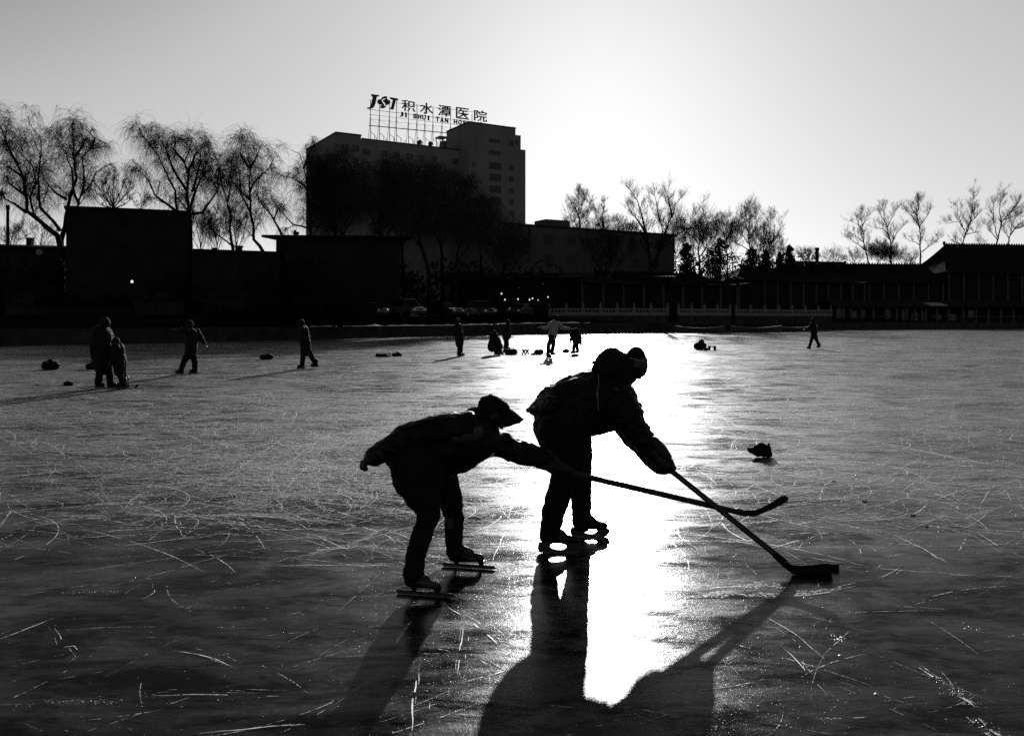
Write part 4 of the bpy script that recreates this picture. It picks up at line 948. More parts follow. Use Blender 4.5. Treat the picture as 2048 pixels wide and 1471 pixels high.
bare_tree('dense_willow', 'forked willow with bare upper limbs before the hospital, left of the tower', 95, zz([[(1090, 1420), (1030, 1200), (990, 1000), (1000, 850), (1040, 740), (1020, 640)], [(1060, 1260), (970, 1150), (950, 950), (980, 800)], [(1000, 1120), (1060, 950), (1110, 800), (1130, 700), (1120, 600)], [(1080, 900), (1200, 840), (1260, 800)], [(1020, 1110), (1120, 1070), (1200, 1020), (1230, 950)]]), seed=43, group=DG, w0=.36, dens=2.0, tw=1.2)
bare_tree('dense_willow', 'forked willow with a thin trunk below the hospital tower', 96, zz([[(1280, 1440), (1300, 1250), (1330, 1130), (1350, 980), (1330, 860), (1380, 740)], [(1310, 1240), (1260, 1050), (1260, 900)], [(1330, 1130), (1450, 1000), (1500, 880)], [(1290, 1350), (1400, 1180), (1520, 1080), (1600, 960)]]), seed=44, group=DG, w0=.3, dens=2.0, tw=1.2)
bare_tree('dense_willow', 'low spreading willow before the flat-roofed wing', 110, zz([[(1640, 1460), (1640, 1300), (1660, 1150), (1690, 1080)], [(1640, 1300), (1560, 1180), (1500, 1120)], [(1640, 1300), (1740, 1200), (1800, 1140)]]), seed=45, group=DG, w0=.26, dens=2.0, tw=1.4)
for i, (u, vt, lb) in enumerate(((672, 332, 'dense dark willow behind the one at the left corner of the hospital'), (806, 336, 'dense dark willow filling the gap between the two left dense ones'), (884, 352, 'dense dark willow behind the forked one left of the tower'), (962, 408, 'dense dark willow below the tower, behind the thin forked one'))):
    vt -= 8
    bare_tree('dense_willow', lb, 106 + i, [[(u, 540), (u - 4, 470), (u + 3, 400), (u, vt)], [(u, 500), (u - 28, 430), (u - 36, vt + 22)], [(u, 490), (u + 28, 430), (u + 38, vt + 20)], [(u, 460), (u + 14, 400), (u + 18, vt + 4)], [(u, 460), (u - 14, 400), (u - 20, vt + 6)]], seed=150 + i, group=DG, w0=.36, dens=2.2, tw=1.3)
# middle
def cm(l): return [[(1060 + x / 3.2, 340 + y / 3.2) for x, y in a] for a in l]
bare_tree('leafy_tree', 'oval-crowned tree with a few clinging leaves left of the middle trees, above the wing roof', 175, cm([[(315, 560), (315, 375), (312, 250), (310, 120)], [(315, 380), (260, 300), (240, 240)], [(315, 370), (370, 280), (385, 200)], [(315, 300), (270, 200)], [(315, 280), (350, 180)]]), 'upright', seed=51, w0=.3, dens=2.0, sub=2.6, tw=1.2)
bare_tree('leafy_tree', 'smaller sparse tree with clinging leaves, right of the oval one', 175, cm([[(470, 560), (470, 380), (465, 300), (475, 210)], [(470, 400), (430, 320), (425, 260)], [(470, 400), (520, 330), (550, 320)]]), 'upright', seed=52, w0=.24, dens=2.0, sub=2.4, tw=1.2)
bare_tree('branching_tree', 'large bare tree with several tall upright limbs right of the wing roof', 128, cm([[(780, 690), (760, 500), (740, 400), (725, 330), (690, 200), (640, 120)],
    [(800, 640), (850, 400), (820, 280), (795, 130)], [(845, 450), (890, 330), (910, 290), (930, 220), (975, 160)], [(775, 620), (820, 530), (880, 460), (1000, 380), (1050, 300), (1090, 240)],
    [(740, 400), (700, 330), (610, 240)], [(1000, 380), (1080, 350), (1130, 330)], [(910, 300), (890, 200), (880, 150)]]), 'upright', seed=53, w0=.5, dens=1.2, sub=2.8, tw=1.1)
bare_tree('branching_tree', 'bushy crooked bare tree right of the large many-limbed one', 132, cm([[(1085, 610), (1080, 500), (1090, 390), (1110, 310)], [(1080, 560), (1140, 470), (1200, 400), (1220, 330)], [(1085, 480), (1040, 430), (950, 360), (930, 300)], [(1100, 590), (1150, 540), (1180, 440)]]), 'upright', seed=54, w0=.28, dens=1.6, sub=3, tw=1.1)
bare_tree('branching_tree', 'dense oval bare tree above the conifers', 140, cm([[(1410, 590), (1405, 400), (1400, 240)], [(1408, 480), (1350, 400), (1330, 320)], [(1408, 440), (1450, 340), (1440, 270)], [(1405, 420), (1370, 320), (1380, 260)], [(1408, 520), (1300, 450), (1290, 380)]]), 'upright', seed=55, w0=.26, dens=2.0, sub=2.6)
bare_tree('branching_tree', 'thin bare tree with one long limb leaning right, at the edge of the mid trees', 140, cm([[(1490, 600), (1495, 500), (1510, 420), (1520, 300)], [(1500, 560), (1560, 450), (1600, 380), (1615, 320)], [(1500, 450), (1490, 360), (1500, 300)], [(1560, 450), (1560, 350), (1570, 290)]]), 'upright', seed=56, w0=.22, dens=1.0, sub=2.2)
bare_tree('branching_tree', 'slender bare trunk just behind the tallest conifer', 145, cm([[(1262, 600), (1258, 450), (1260, 360), (1262, 300)], [(1260, 450), (1210, 380), (1215, 310)], [(1260, 440), (1290, 370)]]), 'upright', seed=57, w0=.18, dens=1.4, sub=2.2)
for i, (u, vt, Yd, lb) in enumerate(((1236, 442, 172, 'low bare thicket tree just above the wing roof, left of the many-limbed tree'), (1262, 452, 172, 'small thicket tree at the foot of the many-limbed tree'), (1352, 448, 150, 'thicket tree filling the gap at the end of the wing'),
        (1388, 452, 152, 'thicket tree behind the narrow conifer'), (1415, 440, 154, 'thicket tree between the narrow and the broadest conifer'), (1465, 446, 156, 'thicket tree right of the broadest conifer'), (1520, 462, 158, 'thicket tree behind the dark conifer of the oval tree'), (1548, 474, 160, 'low thicket tree at the right end of the mid trees'),
        (1130, 446, 172, 'low thicket tree beside the roof hut of the wing'), (1185, 440, 172, 'low thicket tree between the two leafy trees'))):
    s_ = Yd / 150 
    bare_tree('thicket_tree', lb, Yd, [[(u, vt + 90), (u - 2, vt + 50), (u + 3, vt)], [(u, vt + 70), (u - 16, vt + 30), (u - 20, vt + 8)], [(u, vt + 70), (u + 17, vt + 32), (u + 22, vt + 10)], [(u, vt + 60), (u - 9, vt + 20), (u - 8, vt + 4)], [(u, vt + 60), (u + 9, vt + 24), (u + 12, vt + 3)]], 'upright', seed=120 + i, w0=.16, dens=1.7, sub=2.2, group='bare thicket behind the middle trees')
for i, (u, vt, lb) in enumerate(((1010, 455, 'dark bare tree before the left end of the low wing'), (1215, 470, 'dark bare tree before the middle of the low wing'))):
    bare_tree('wing_tree', lb, 116, [[(u, 600), (u - 3, 540), (u + 4, vt + 20), (u, vt)], [(u, 570), (u - 30, 510), (u - 44, vt + 15)], [(u, 560), (u + 30, 510), (u + 50, vt + 20)], [(u, 540), (u + 16, 490), (u + 22, vt)], [(u, 540), (u - 14, 495), (u - 20, vt + 4)]], 'upright', seed=140 + i, w0=.26, dens=1.6, sub=3)
def conifer(u, vt, vb, wpx, Y, label, seed, irregular=.3):
    a = P(u, vt, Y); b_ = P(u, vb, Y); H = a.z - b_.z; W_ = wpx / F * Y / 2; rnd = random.Random(seed); bl = []
    for k in range(34):
        f = (k + .5) / 34; r_ = W_ * (1 - f) ** .5 * (1 + irregular * rnd.uniform(-1, 1)); an = rnd.uniform(0, 6.28); c = Vector((a.x + math.cos(an) * r_ * .5, Y + math.sin(an) * r_ * .5, b_.z + H * f * .97))
        bl.append((c, (r_ * .72 + .15, r_ * .72 + .15, H * .045 + .2)))
    g = leafmass('conifer', label, 'conifer', bl, 2600, .22, M['needles'], None, seed, base=(a.x, Y, 1.9), trunk=(a.x, Y, a.z - .6))
    return g
conifer(1373, 486, 575, 46, 140, 'narrow dark conifer beside the big many-limbed tree', 61)
conifer(1440, 478, 575, 84, 140, 'broadest dark conifer in the middle of the far shore', 62)
conifer(1505, 495, 570, 60, 162, 'dark conifer below the dense oval tree', 63)
conifer(1532, 500, 570, 34, 164, 'small dark conifer right of the dense oval tree', 64)
conifer(1579, 491, 550, 30, 175, 'lone small dark conifer with a knobbly top', 65, .5)
conifer(1560, 505, 550, 18, 176, 'tiny conifer tip left of the lone knobbly one', 66)
# right
def crr(l): return [[(1500 + x / 3.737, 340 + y / 3.737) for x, y in a] for a in l]
RG = 'row of bare poplar-like trees at right'
for i, (lb, L_) in enumerate((
    ('leftmost tree of the bare row at right, its crown leaning left', [[(895, 740), (870, 620), (850, 560), (840, 400), (835, 320)], [(860, 600), (790, 540), (700, 480)], [(845, 450), (800, 400), (745, 380)], [(840, 420), (870, 350), (880, 330)], [(850, 540), (760, 470)]]),
    ('second tree of the bare row at right, rising from the bushes', [[(1055, 720), (1055, 550), (1025, 450), (1000, 350), (990, 260)], [(1055, 550), (1100, 460), (1165, 400)], [(1030, 480), (990, 440), (920, 420)], [(1010, 380), (960, 310)], [(1025, 430), (1060, 350), (1090, 290)]]),
    ('third tree of the bare row at right, with a long low limb to the right', [[(1270, 720), (1275, 600), (1270, 450), (1250, 330), (1245, 210)], [(1285, 610), (1350, 560), (1440, 490)], [(1270, 560), (1240, 540), (1185, 530)], [(1265, 420), (1200, 330), (1140, 290)], [(1280, 400), (1330, 330), (1325, 290)], [(1255, 340), (1180, 260)], [(1260, 300), (1265, 200)]]),
    ('fourth tree of the bare row at right, tall with a straight top leader', [[(1560, 720), (1590, 560), (1610, 470), (1650, 380), (1665, 250), (1672, 140)], [(1605, 450), (1560, 385), (1460, 400)], [(1590, 420), (1555, 340), (1540, 270)], [(1620, 480), (1720, 460)], [(1640, 400), (1700, 340), (1740, 300)], [(1590, 560), (1500, 520)]]),
    ('fifth tree of the bare row at right, a broad fan above the hall roof', [[(1830, 590), (1860, 480), (1890, 380), (1960, 300), (2020, 200)], [(1850, 500), (1820, 400), (1815, 250)], [(1880, 400), (1860, 300), (1900, 140)], [(1850, 520), (1790, 450), (1770, 400)], [(1900, 370), (1990, 340), (2050, 300)], [(1830, 580), (1760, 550), (1690, 570)]]),
    ('last tree of the bare row at right, cut by the photo edge', [[(1920, 590), (1940, 500), (1980, 440), (2060, 420)], [(1945, 490), (1960, 400), (2000, 330)], [(1980, 440), (2040, 380), (2100, 340)]]))):
    bare_tree('poplar_tree', lb, 198 + i * 2, crr(L_), 'upright', seed=70 + i, w0=.34, dens=.95, sub=3.0, group=RG, tw=1.5)
for i, (x, y, w_, lb) in enumerate(((960, 570, 80, 'dense dark bush below the second tree of the right-hand row'), (1060, 600, 70, 'dark bush right of the dense one, by the third bare tree'), (430, 620, 60, 'bare bush left of the thin chimney'), (1200, 650, 40, 'small bare bush by the third tree trunk'), (620, 640, 80, 'bare arching bush right of the thin chimney'), (780, 640, 60, 'low bush at the foot of the first tree of the row'))):
    bare_tree('bush', lb, 188 + i, crr([[(x, 730), (x, 660), (x + 5, y)], [(x, 700), (x - w_, y + 30)], [(x, 700), (x + w_, y + 30)], [(x, 690), (x - w_ / 2, y)], [(x, 690), (x + w_ / 2, y - 5)], [(x - w_ / 2, 710), (x - w_ * .7, y + 60)], [(x + w_ / 2, 710), (x + w_ * .6, y + 70)], [(x - 10, 710), (x - w_ * .3, y + 50)], [(x + 10, 710), (x + w_ * .3, y + 50)]]), 'upright', seed=90 + i, w0=.12, dens=2.6 if i < 2 else 1.6, sub=2.4, group='bushes below the right-hand tree row')

# ================================================================== FOREGROUND SKATERS
def oval(c, a, b_, rx, rz, n=24, pw_=2.4):
    out = []
    for k in range(n):
        t = 6.283185 * k / n; ct, st = math.cos(t), math.sin(t)
        out.append(c + a * (rx * math.copysign(abs(ct) ** (2 / pw_), ct)) + b_ * (rz * math.copysign(abs(st) ** (2 / pw_), st)))
    return out
def head_mesh(mb, u, v, Y, r, ang=0, side=1):
    """head seen in profile: centre (u,v) px, r px half height; ang = pitch in deg (0 looks to +u); side=+1 faces right"""
    s_ = Y / F; c = P(u, v, Y); ca, sa_ = math.cos(R(ang)), math.sin(R(ang))
    fx = Vector((ca, 0, -sa_)) * side if side > 0 else Vector((-ca, 0, -sa_)); uz = Vector((sa_, 0, ca)) if side > 0 else Vector((-sa_, 0, ca)); ry = Vector((0, 1, 0))
    h = r * s_
    def Q(x, y, z): return c + fx * (x * h) + ry * (y * h) + uz * (z * h)
    mb.capsule(Q(-.12, 0, .28), Q(.1, 0, .2), h * .72, h * .68, 1.0)           # skull
    mb.capsule(Q(.12, 0, -.1), Q(.2, 0, -.62), h * .56, h * .33, .95)           # face to jaw
    mb.capsule(Q(.3, 0, -.72), Q(.42, 0, -.74), h * .22, h * .2, 1.2)            # chin
    mb.capsule(Q(.66, 0, .08), Q(.9, 0, -.16), h * .08, h * .13, 1)             # nose
    mb.capsule(Q(.6, -.16, -.42), Q(.6, .16, -.42), h * .1, h * .1)              # lips
    mb.capsule(Q(.6, -.26, .16), Q(.6, .26, .16), h * .13, h * .13)              # brow
    for e in (-1, 1): mb.capsule(Q(-.12, e * .70, .08), Q(-.05, e * .68, -.16), h * .15, h * .1)   # ears
    return Q
def eyes(Q, h, parent):
    for e in (-1, 1):
        m = MB(); m.capsule(Q(.62, e * .24, .04), Q(.62, e * .24, .04), h * .10, h * .10, n=10, m=4); m.build('eye', M['glass'], parent, True)
def sk_boot(parent, heel, toe, ankle, Y, rs, lace=True):
    """boot as one smooth mesh with sole and tongue; pixel points"""
    m = MB(); rh, rt, ra = rs
    chain(m, [(heel[0], heel[1], rh, Y), ((heel[0] + toe[0]) / 2, (heel[1] + toe[1]) / 2 + 0, (rh + rt) / 2, Y), (toe[0], toe[1], rt, Y)], .8)
    chain(m, [(heel[0] + 1, heel[1] - 2, rh, Y), (ankle[0], ankle[1], ra, Y)], .85)
    chain(m, [(ankle[0] + ra * .5, ankle[1] - 2, ra * .6, Y), ((ankle[0] + toe[0]) / 2, (ankle[1] + toe[1]) / 2 - 1, rt * 1.0, Y)], .7)
    b_ = remesh(m, 'boot', M['leather'], parent, .006, 3, wrinkle=.0015, wscale=30, seed=heel[0] * .01)
    if lace:
        m = MB(); s_ = Y / F
        for k in range(6):
            t = .12 + .75 * k / 5; u = ankle[0] + ra * .8 + (toe[0] - rt * .4 - ankle[0] - ra * .8) * t; v = ankle[1] - ra * .2 + (toe[1] - rt * 1.25 - ankle[1] + ra * .2) * t
            a = P(u - 1.5, v + .5, Y); m.tube([a + Vector((0, -.028, -.012)), a + Vector((.004, -.015, .003)), a + Vector((.010, .015, .004)), a + Vector((.014, .028, -.012))], .0022, 5)
        l_ = m.build('lace', M['lace']); l_.parent = b_; l_.matrix_parent_inverse = Matrix.Translation(-parent.parent.location if parent.parent else -parent.location)
    return b_

# ---------------------------------------------------------------- the adult
MY = 6.05
man = thing('person', 'bulky adult skater in hooded coat and knit hat, bending over a stick touching the ice', 'person', flat(P(1120, 1105, 5.78)))
# body (continuous): head, neck, torso, limbs, hands
mb = MB()
Qm = head_mesh(mb, 1270, 731, MY - .02, 29, ang=58)
chain(mb, [(1240, 765, 17, MY), (1262, 748, 15, MY)])
chain(mb, [(1205, 795, 42, MY), (1150, 825, 46, MY), (1122, 862, 46, MY)], 1.15)
chain(mb, [(1235, 795, 26, 5.85), (1266, 858, 15, 5.78), (1300, 903, 9, 5.78), (1322, 928, 8, 5.76)])
chain(mb, [(1230, 795, 26, 6.28), (1262, 862, 15, 6.1), (1290, 898, 9, 5.90), (1298, 908, 8, 5.84)])
chain(mb, [(1122, 870, 36, 5.92), (1135, 938, 22, 5.84), (1117, 990, 17, 5.80), (1103, 1050, 11, 5.78), (1098, 1072, 10, 5.78), (1140, 1078, 7, 5.78)])
chain(mb, [(1145, 875, 34, 6.16), (1160, 930, 20, 6.2), (1163, 985, 15, 6.21), (1163, 1040, 10, 6.21), (1195, 1050, 6, 6.21)])
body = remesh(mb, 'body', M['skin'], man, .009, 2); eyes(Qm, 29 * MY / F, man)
# trousers
mb = MB()
chain(mb, [(1126, 868, 50, 5.95), (1134, 905, 42, 5.88), (1137, 938, 32, 5.84), (1124, 970, 26, 5.81), (1117, 990, 24.5, 5.80), (1108, 1020, 23.5, 5.79), (1102, 1050, 20, 5.78), (1100, 1064, 20, 5.78)])
chain(mb, [(1140, 872, 44, 6.12), (1152, 910, 33, 6.18), (1160, 945, 24, 6.2), (1162.5, 985, 20, 6.21), (1163, 1030, 19.5, 6.21), (1164, 1044, 19, 6.21)])
chain(mb, [(1127, 858, 58, 6.04)], 1)
remesh(mb, 'trousers', M['trouser'], man, .010, 2, wrinkle=.008, wscale=13, seed=1)
# coat
mb = MB()
chain(mb, [(1214, 796, 56, MY), (1182, 796, 57, MY), (1150, 815, 60, MY), (1130, 836, 61, MY), (1124, 850, 58, MY)], 1.12)
chain(mb, [(1176, 850, 22, MY), (1205, 845, 22, MY)], 1.6)
chain(mb, [(1152, 796, 48, MY), (1112, 808, 40, MY)], 1.25)
chain(mb, [(1100, 806, 28, MY), (1066, 820, 9, MY), (1056, 820, 4, MY)], 3.0)
chain(mb, [(1236, 798, 38, 5.98)], 1.5)
chain(mb, [(1240, 800, 34, 5.86), (1258, 835, 31, 5.80), (1273, 863, 25, 5.78), (1297, 893, 19, 5.78), (1306, 905, 16, 5.78)])
chain(mb, [(1236, 800, 34, 6.26), (1256, 845, 30, 6.16), (1268, 872, 24, 6.05), (1284, 893, 17, 5.93)])
chain(mb, [(1232, 768, 24, MY), (1252, 752, 20, MY)], 1.1)
for u, v, r_ in ((1279, 810, 5), (1280, 836, 4), (1294, 856, 5), (1303, 868, 5), (1316, 887, 5), (1232, 858, 4)): chain(mb, [(u - 10, v - 2, r_ * 1.6, 5.85), (u, v, r_, 5.85)], 1.6)
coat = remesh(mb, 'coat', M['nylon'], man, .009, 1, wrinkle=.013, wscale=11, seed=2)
mb = MB()
chain(mb, [(1198, 736, 14, MY), (1215, 725, 24, MY), (1224, 723, 28, MY), (1240, 724, 21, MY), (1250, 735, 18, MY)], 1.2)
chain(mb, [(1186, 724, 2, MY), (1200, 727, 8, MY)], 2.5)
chain(mb, [(1190, 735, 5, MY), (1205, 740, 14, MY)], 2.5)
hood = remesh(mb, 'hood', M['fur'], man, .008, 1, fuzz=.012, seed=3)
mb = MB()
chain(mb, [(1272, 711, 18.5, MY - .02), (1274, 722, 20, MY - .02)], 1.0); chain(mb, [(1266, 716, 17, MY - .02), (1276, 737, 18.5, MY - .02)], 1.05); chain(mb, [(1270, 698, 5, MY - .02), (1273, 708, 13, MY - .02)])
hat = remesh(mb, 'knit_hat', M['cloth'], man, .006, 2, wrinkle=.002, wscale=40, seed=4)
m = MB(); c = P(1273, 719, MY - .02); s_ = MY / F; n_ = 28; pts = []
for k in range(n_ + 1):
    an = 6.28319 * k / n_; pts.append(c + Vector((math.cos(an) * 21 * s_, math.sin(an) * 21.5 * s_, -math.cos(an) * 5 * s_)))
m.tube(pts, .0035, 6, False); bnd = m.build('hat_stripe', M['pale'], None); bnd.parent = hat; bnd.matrix_parent_inverse = Matrix()
# coat zip / drawcord
m = MB(); m.tube([P(1196, 748, 5.72), P(1198, 765, 5.70), P(1194, 785, 5.70), P(1196, 805, 5.70), P(1197, 822, 5.71)], .0022, 5); m.capsule(P(1194, 786, 5.695), P(1195, 791, 5.695), .006, .005, n=8, m=3)
m.build('drawcord', M['pale'], man)
m = MB(); m.capsule(P(1066, 813, 5.75), P(1067, 815, 5.75), .006, .006, n=8, m=3); m.build('button', M['chrome'], man)
# gloves: padded palm, cuff, five fingers closed round the shaft
def glove(parent, wrist, knuck, Yw, Yk, shaft_dir, thick, name='glove', wr=16, seed=0):
    w_, k_ = P(*wrist, Yw), P(*knuck, Yk); ax = (k_ - w_).normalized(); sd = shaft_dir.normalized(); nrm = ax.cross(sd).normalized()
    m = MB(); s_ = Yw / F
    m.capsule(w_ - ax * .03, w_ + ax * .02, wr * s_, wr * s_ * .95)
    m.capsule(w_, k_, wr * .8 * s_, .034 * thick, 1.0); m.capsule(k_ - sd * .025, k_ + sd * .03, .030 * thick, .030 * thick)
    for i, l_ in enumerate((.9, 1.0, .95, .8)):
        o_ = k_ + sd * (-.036 + .025 * i); r_ = .0125 * thick
        p0 = o_ + ax * .012 + nrm * .014; p1 = p0 + (ax * .030 + nrm * -.004) * l_; p2 = p1 + (-nrm * .034 + ax * .004) * l_; p3 = p2 + (-ax * .030 - nrm * .004) * l_
        m.capsule(p0, p1, r_ * 1.05, r_, n=10); m.capsule(p1, p2, r_, r_ * .95, n=10); m.capsule(p2, p3, r_ * .95, r_ * .85, n=10)
    t0 = k_ - ax * .04 - sd * .02 - nrm * .01; t1 = t0 - nrm * .03 - sd * .015; t2 = t1 + ax * .03 - nrm * .006
    m.capsule(t0, t1, .016 * thick, .015 * thick, n=10); m.capsule(t1, t2, .015 * thick, .012 * thick, n=10)
    return remesh(m, name, M['leather'], parent, .0055, 1, wrinkle=.002, wscale=35, seed=seed)
SA, SB = P(1284, 894, 5.86), P(1584, 1140, 5.27)         # adult's shaft
sdir = SB - SA
def on_shaft(t): return SA + (SB - SA) * t
k1 = (1331, 931); k2 = (1303, 909)
glove(man, (1302, 902), (1326, 924), 5.78, 5.775, sdir, 1.95, wr=19, seed=1)
glove(man, (1280, 892), (1300, 908), 5.92, 5.84, sdir, 1.7, wr=17, seed=2)
mb = MB(); chain(mb, [(1286, 902, 15, 5.80), (1300, 920, 14, 5.79), (1318, 936, 12.5, 5.775), (1330, 938, 11, 5.77)]); chain(mb, [(1308, 884, 12, 5.76), (1320, 899, 14, 5.76), (1331, 914, 13, 5.76), (1333, 930, 11, 5.76)]); remesh(mb, 'glove_cuff', M['leather'], man, .007, 1, wrinkle=.003, wscale=30, seed=5)
# skates
def hockey_skate(parent, u0, u1, vt, vb, hole, Y, boot, seed=0):
    sk = bpy.data.objects.new('skate', None); COL.objects.link(sk); sk.parent = parent; sk.matrix_parent_inverse = Matrix.Translation(-parent.location); sk.location = P((u0 + u1) / 2, vb, Y)
    inv = Matrix.Translation(-sk.location)
    m = MB(); heel, toe, ankle, rs = boot; rh, rt, ra = rs
    chain(m, [(heel[0], heel[1], rh, Y), ((heel[0] + toe[0]) / 2, (heel[1] + toe[1]) / 2, (rh + rt) / 2, Y), (toe[0], toe[1], rt, Y)], .85)
    chain(m, [(heel[0] + 1, heel[1] - 2, rh, Y), (ankle[0], ankle[1], ra, Y)], .85)
    chain(m, [(ankle[0] + ra * .5, ankle[1] - 2, ra * .6, Y), ((ankle[0] + toe[0]) / 2, (ankle[1] + toe[1]) / 2 - 2, rt * 1.05, Y)], .7)
    b_ = remesh(m, 'boot', M['leather'], None, .006, 3, wrinkle=.0012, wscale=30, seed=seed); b_.parent = sk; b_.matrix_parent_inverse = inv
    # holder with window
    D = Vector((0, .024, 0)); hu0, hu1, hv0, hv1 = hole; hc = P((hu0 + hu1) / 2, (hv0 + hv1) / 2, Y); s_ = Y / F; n = 28
    inner = oval(hc, Vector((1, 0, -.08)), Vector((.06, 0, 1)), (hu1 - hu0) / 2 * s_, (hv1 - hv0) / 2 * s_, n)
    outl = [(u0 + 5, vt), (u1 - 8, vt + 1), (u1, vt + 4), (u1 + 1, vb - 9), (u1 - 6, vb - 3.5), (u0 + 10, vb - 3), (u0 - 1, vb - 8), (u0 + 1, vt + 3)]
    pts = [P(a, b2, Y) for a, b2 in outl]; per = []
    for i in range(len(pts)):
        a, b2 = pts[i], pts[(i + 1) % len(pts)]
        for k in range(12): per.append(a.lerp(b2, k / 12))
    outer = []
    for q in inner:
        dr = (q - hc); best = max(per, key=lambda w_: (w_ - hc).normalized().dot(dr.normalized())); outer.append(best)
    m = MB(); m.ringprism(outer, inner, D); h_ = m.build('holder', M['holder'], None); h_.parent = sk; h_.matrix_parent_inverse = inv; fix_normals(h_)
    bv = h_.modifiers.new('b', 'BEVEL'); bv.width = .004; bv.segments = 2
    m = MB(); bl = [P(u0 + 1, vb - 8, Y), P(u0 + 8, vb - 4, Y), P(u1 - 6, vb - 4, Y), P(u1 - 1, vb - 9, Y), P(u1 - 2, vb - 3.5, Y), P(u1 - 10, vb, Y), P(u0 + 10, vb + .2, Y), P(u0 + 1, vb - 3, Y)]
    m.prism(bl, Vector((0, .004, 0))); q = m.build('blade', M['steel'], None); q.parent = sk; q.matrix_parent_inverse = inv; fix_normals(q)
    m = MB()
    for k in range(5):
        t = .1 + .75 * k / 4; u = ankle[0] + ra * .95 + (toe[0] - rt * .6 - ankle[0] - ra * .95) * t; v = ankle[1] - 1 + (toe[1] - rt * 1.0 - ankle[1] + 1) * t
        a = P(u, v, Y); m.tube([a + Vector((-.003, -.026, -.010)), a + Vector((0, -.012, .001)), a + Vector((.003, .012, .001)), a + Vector((.006, .026, -.010))], .0022, 5)
    q = m.build('lace', M['holder'], None); q.parent = sk; q.matrix_parent_inverse = inv
hockey_skate(man, 1076, 1163, 1082, 1105, (1100, 1133, 1085, 1098), 5.78, ((1092, 1072), (1154, 1080), (1099, 1060), (13.5, 6.5, 16)), 1)
hockey_skate(man, 1141, 1219, 1053, 1073, (1164, 1194, 1053.5, 1066), 6.21, ((1157, 1045), (1208, 1051), (1163, 1034), (12.5, 7.5, 15)), 2)

# ---------------------------------------------------------------- the younger skater
KY = 5.12
kid = thing('person', 'smaller crouching skater in a peaked cap on long speed skates, one arm stretched behind', 'person', flat(P(860, 1190, 4.9)))
mb = MB()
Qk = head_mesh(mb, 987, 835, KY, 29, ang=42)
chain(mb, [(965, 862, 17, KY), (982, 850, 15, KY)])
chain(mb, [(950, 868, 36, KY), (895, 888, 42, KY), (838, 920, 44, KY)], 1.05)
chain(mb, [(945, 862, 22, 4.98), (815, 876, 14, 4.95), (762, 902, 9, 4.95), (742, 913, 8, 4.95)])
chain(mb, [(975, 885, 22, 5.28), (1035, 902, 14, 5.24), (1093, 920, 9, 5.19), (1118, 935, 8, 5.16)])
chain(mb, [(836, 935, 38, 5.0), (858, 1020, 18, 4.92), (832, 1110, 12, 4.88), (824, 1160, 10, 4.87), (865, 1168, 6, 4.86)])
chain(mb, [(870, 935, 34, 5.25), (904, 1015, 17, 5.36), (908, 1090, 11, 5.4), (911, 1110, 9, 5.4), (950, 1117, 6, 5.39)])
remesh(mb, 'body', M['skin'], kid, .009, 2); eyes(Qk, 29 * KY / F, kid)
mb = MB()
chain(mb, [(836, 928, 55, 5.0), (836, 950, 53, 4.99), (842, 985, 37, 4.95), (851, 1004, 29, 4.93), (859, 1026, 22.5, 4.92), (849, 1054, 21, 4.91), (839.5, 1083, 20, 4.89), (831, 1112, 19.5, 4.88), (828, 1140, 20.5, 4.87), (826, 1146, 20, 4.87)])
chain(mb, [(872, 930, 42, 5.22), (888, 968, 30, 5.30), (902, 1002, 24, 5.36), (908, 1034, 19.5, 5.39), (907.5, 1077, 17, 5.4), (910, 1102, 18.5, 5.4)])
remesh(mb, 'trousers', M['trouser'], kid, .009, 2, wrinkle=.008, wscale=13, seed=6)
mb = MB()
chain(mb, [(955, 862, 44, KY), (938, 872, 51, KY), (900, 880, 56, KY), (862, 893, 58, KY), (832, 905, 55, KY), (822, 912, 50, KY)], 1.05)
chain(mb, [(965, 878, 36, KY), (930, 912, 28, KY), (905, 930, 22, KY), (870, 935, 30, KY)], 1.25)
chain(mb, [(935, 850, 28, 4.99), (870, 858, 27, 4.96), (808, 875, 25, 4.95), (782, 893, 23, 4.95), (764, 903, 19, 4.95)])
chain(mb, [(978, 882, 29, 5.22), (1000, 888, 27, 5.24), (1035, 901, 24, 5.24), (1062, 909, 23, 5.22), (1092, 918, 19, 5.19), (1102, 922, 16, 5.18)])
chain(mb, [(950, 838, 24, KY), (972, 846, 22, KY)])
remesh(mb, 'jacket', M['nylon'], kid, .009, 2, wrinkle=.012, wscale=10, seed=7)
# cap with fluffy crown and peak
mb = MB(); chain(mb, [(972, 812, 17, KY), (985, 814, 24, KY), (1000, 818, 19, KY)], 1.0); chain(mb, [(972, 826, 16, KY), (985, 830, 22, KY), (1000, 828, 17, KY)], 1.05); chain(mb, [(968, 800, 8, KY), (982, 797, 9, KY)], 1.4)
chain(mb, [(962, 822, 8, KY), (968, 845, 10, KY)], 2.6)
cap = remesh(mb, 'cap', M['cloth'], kid, .007, 1, fuzz=.006, seed=8)
m = MB(); top = [(1000, 812), (1016, 818), (1030, 829), (1046, 842)]; bot = [(1018, 853), (1000, 848), (995, 835)]
vv = []; s_ = KY / F
nn = 9; rows = [(1003, 812, .080, .115), (1016, 817, .085, .105), (1028, 826, .080, .072), (1038, 834.5, .060, .036), (1046, 841, .028, .008)]
for u, v, hw, dp in rows:
    for k in range(nn):
        f = k / (nn - 1) * 2 - 1; q = P(u, v, KY); vv.append(q + Vector((-.03 * f * f, hw * f, -dp * f * f)))
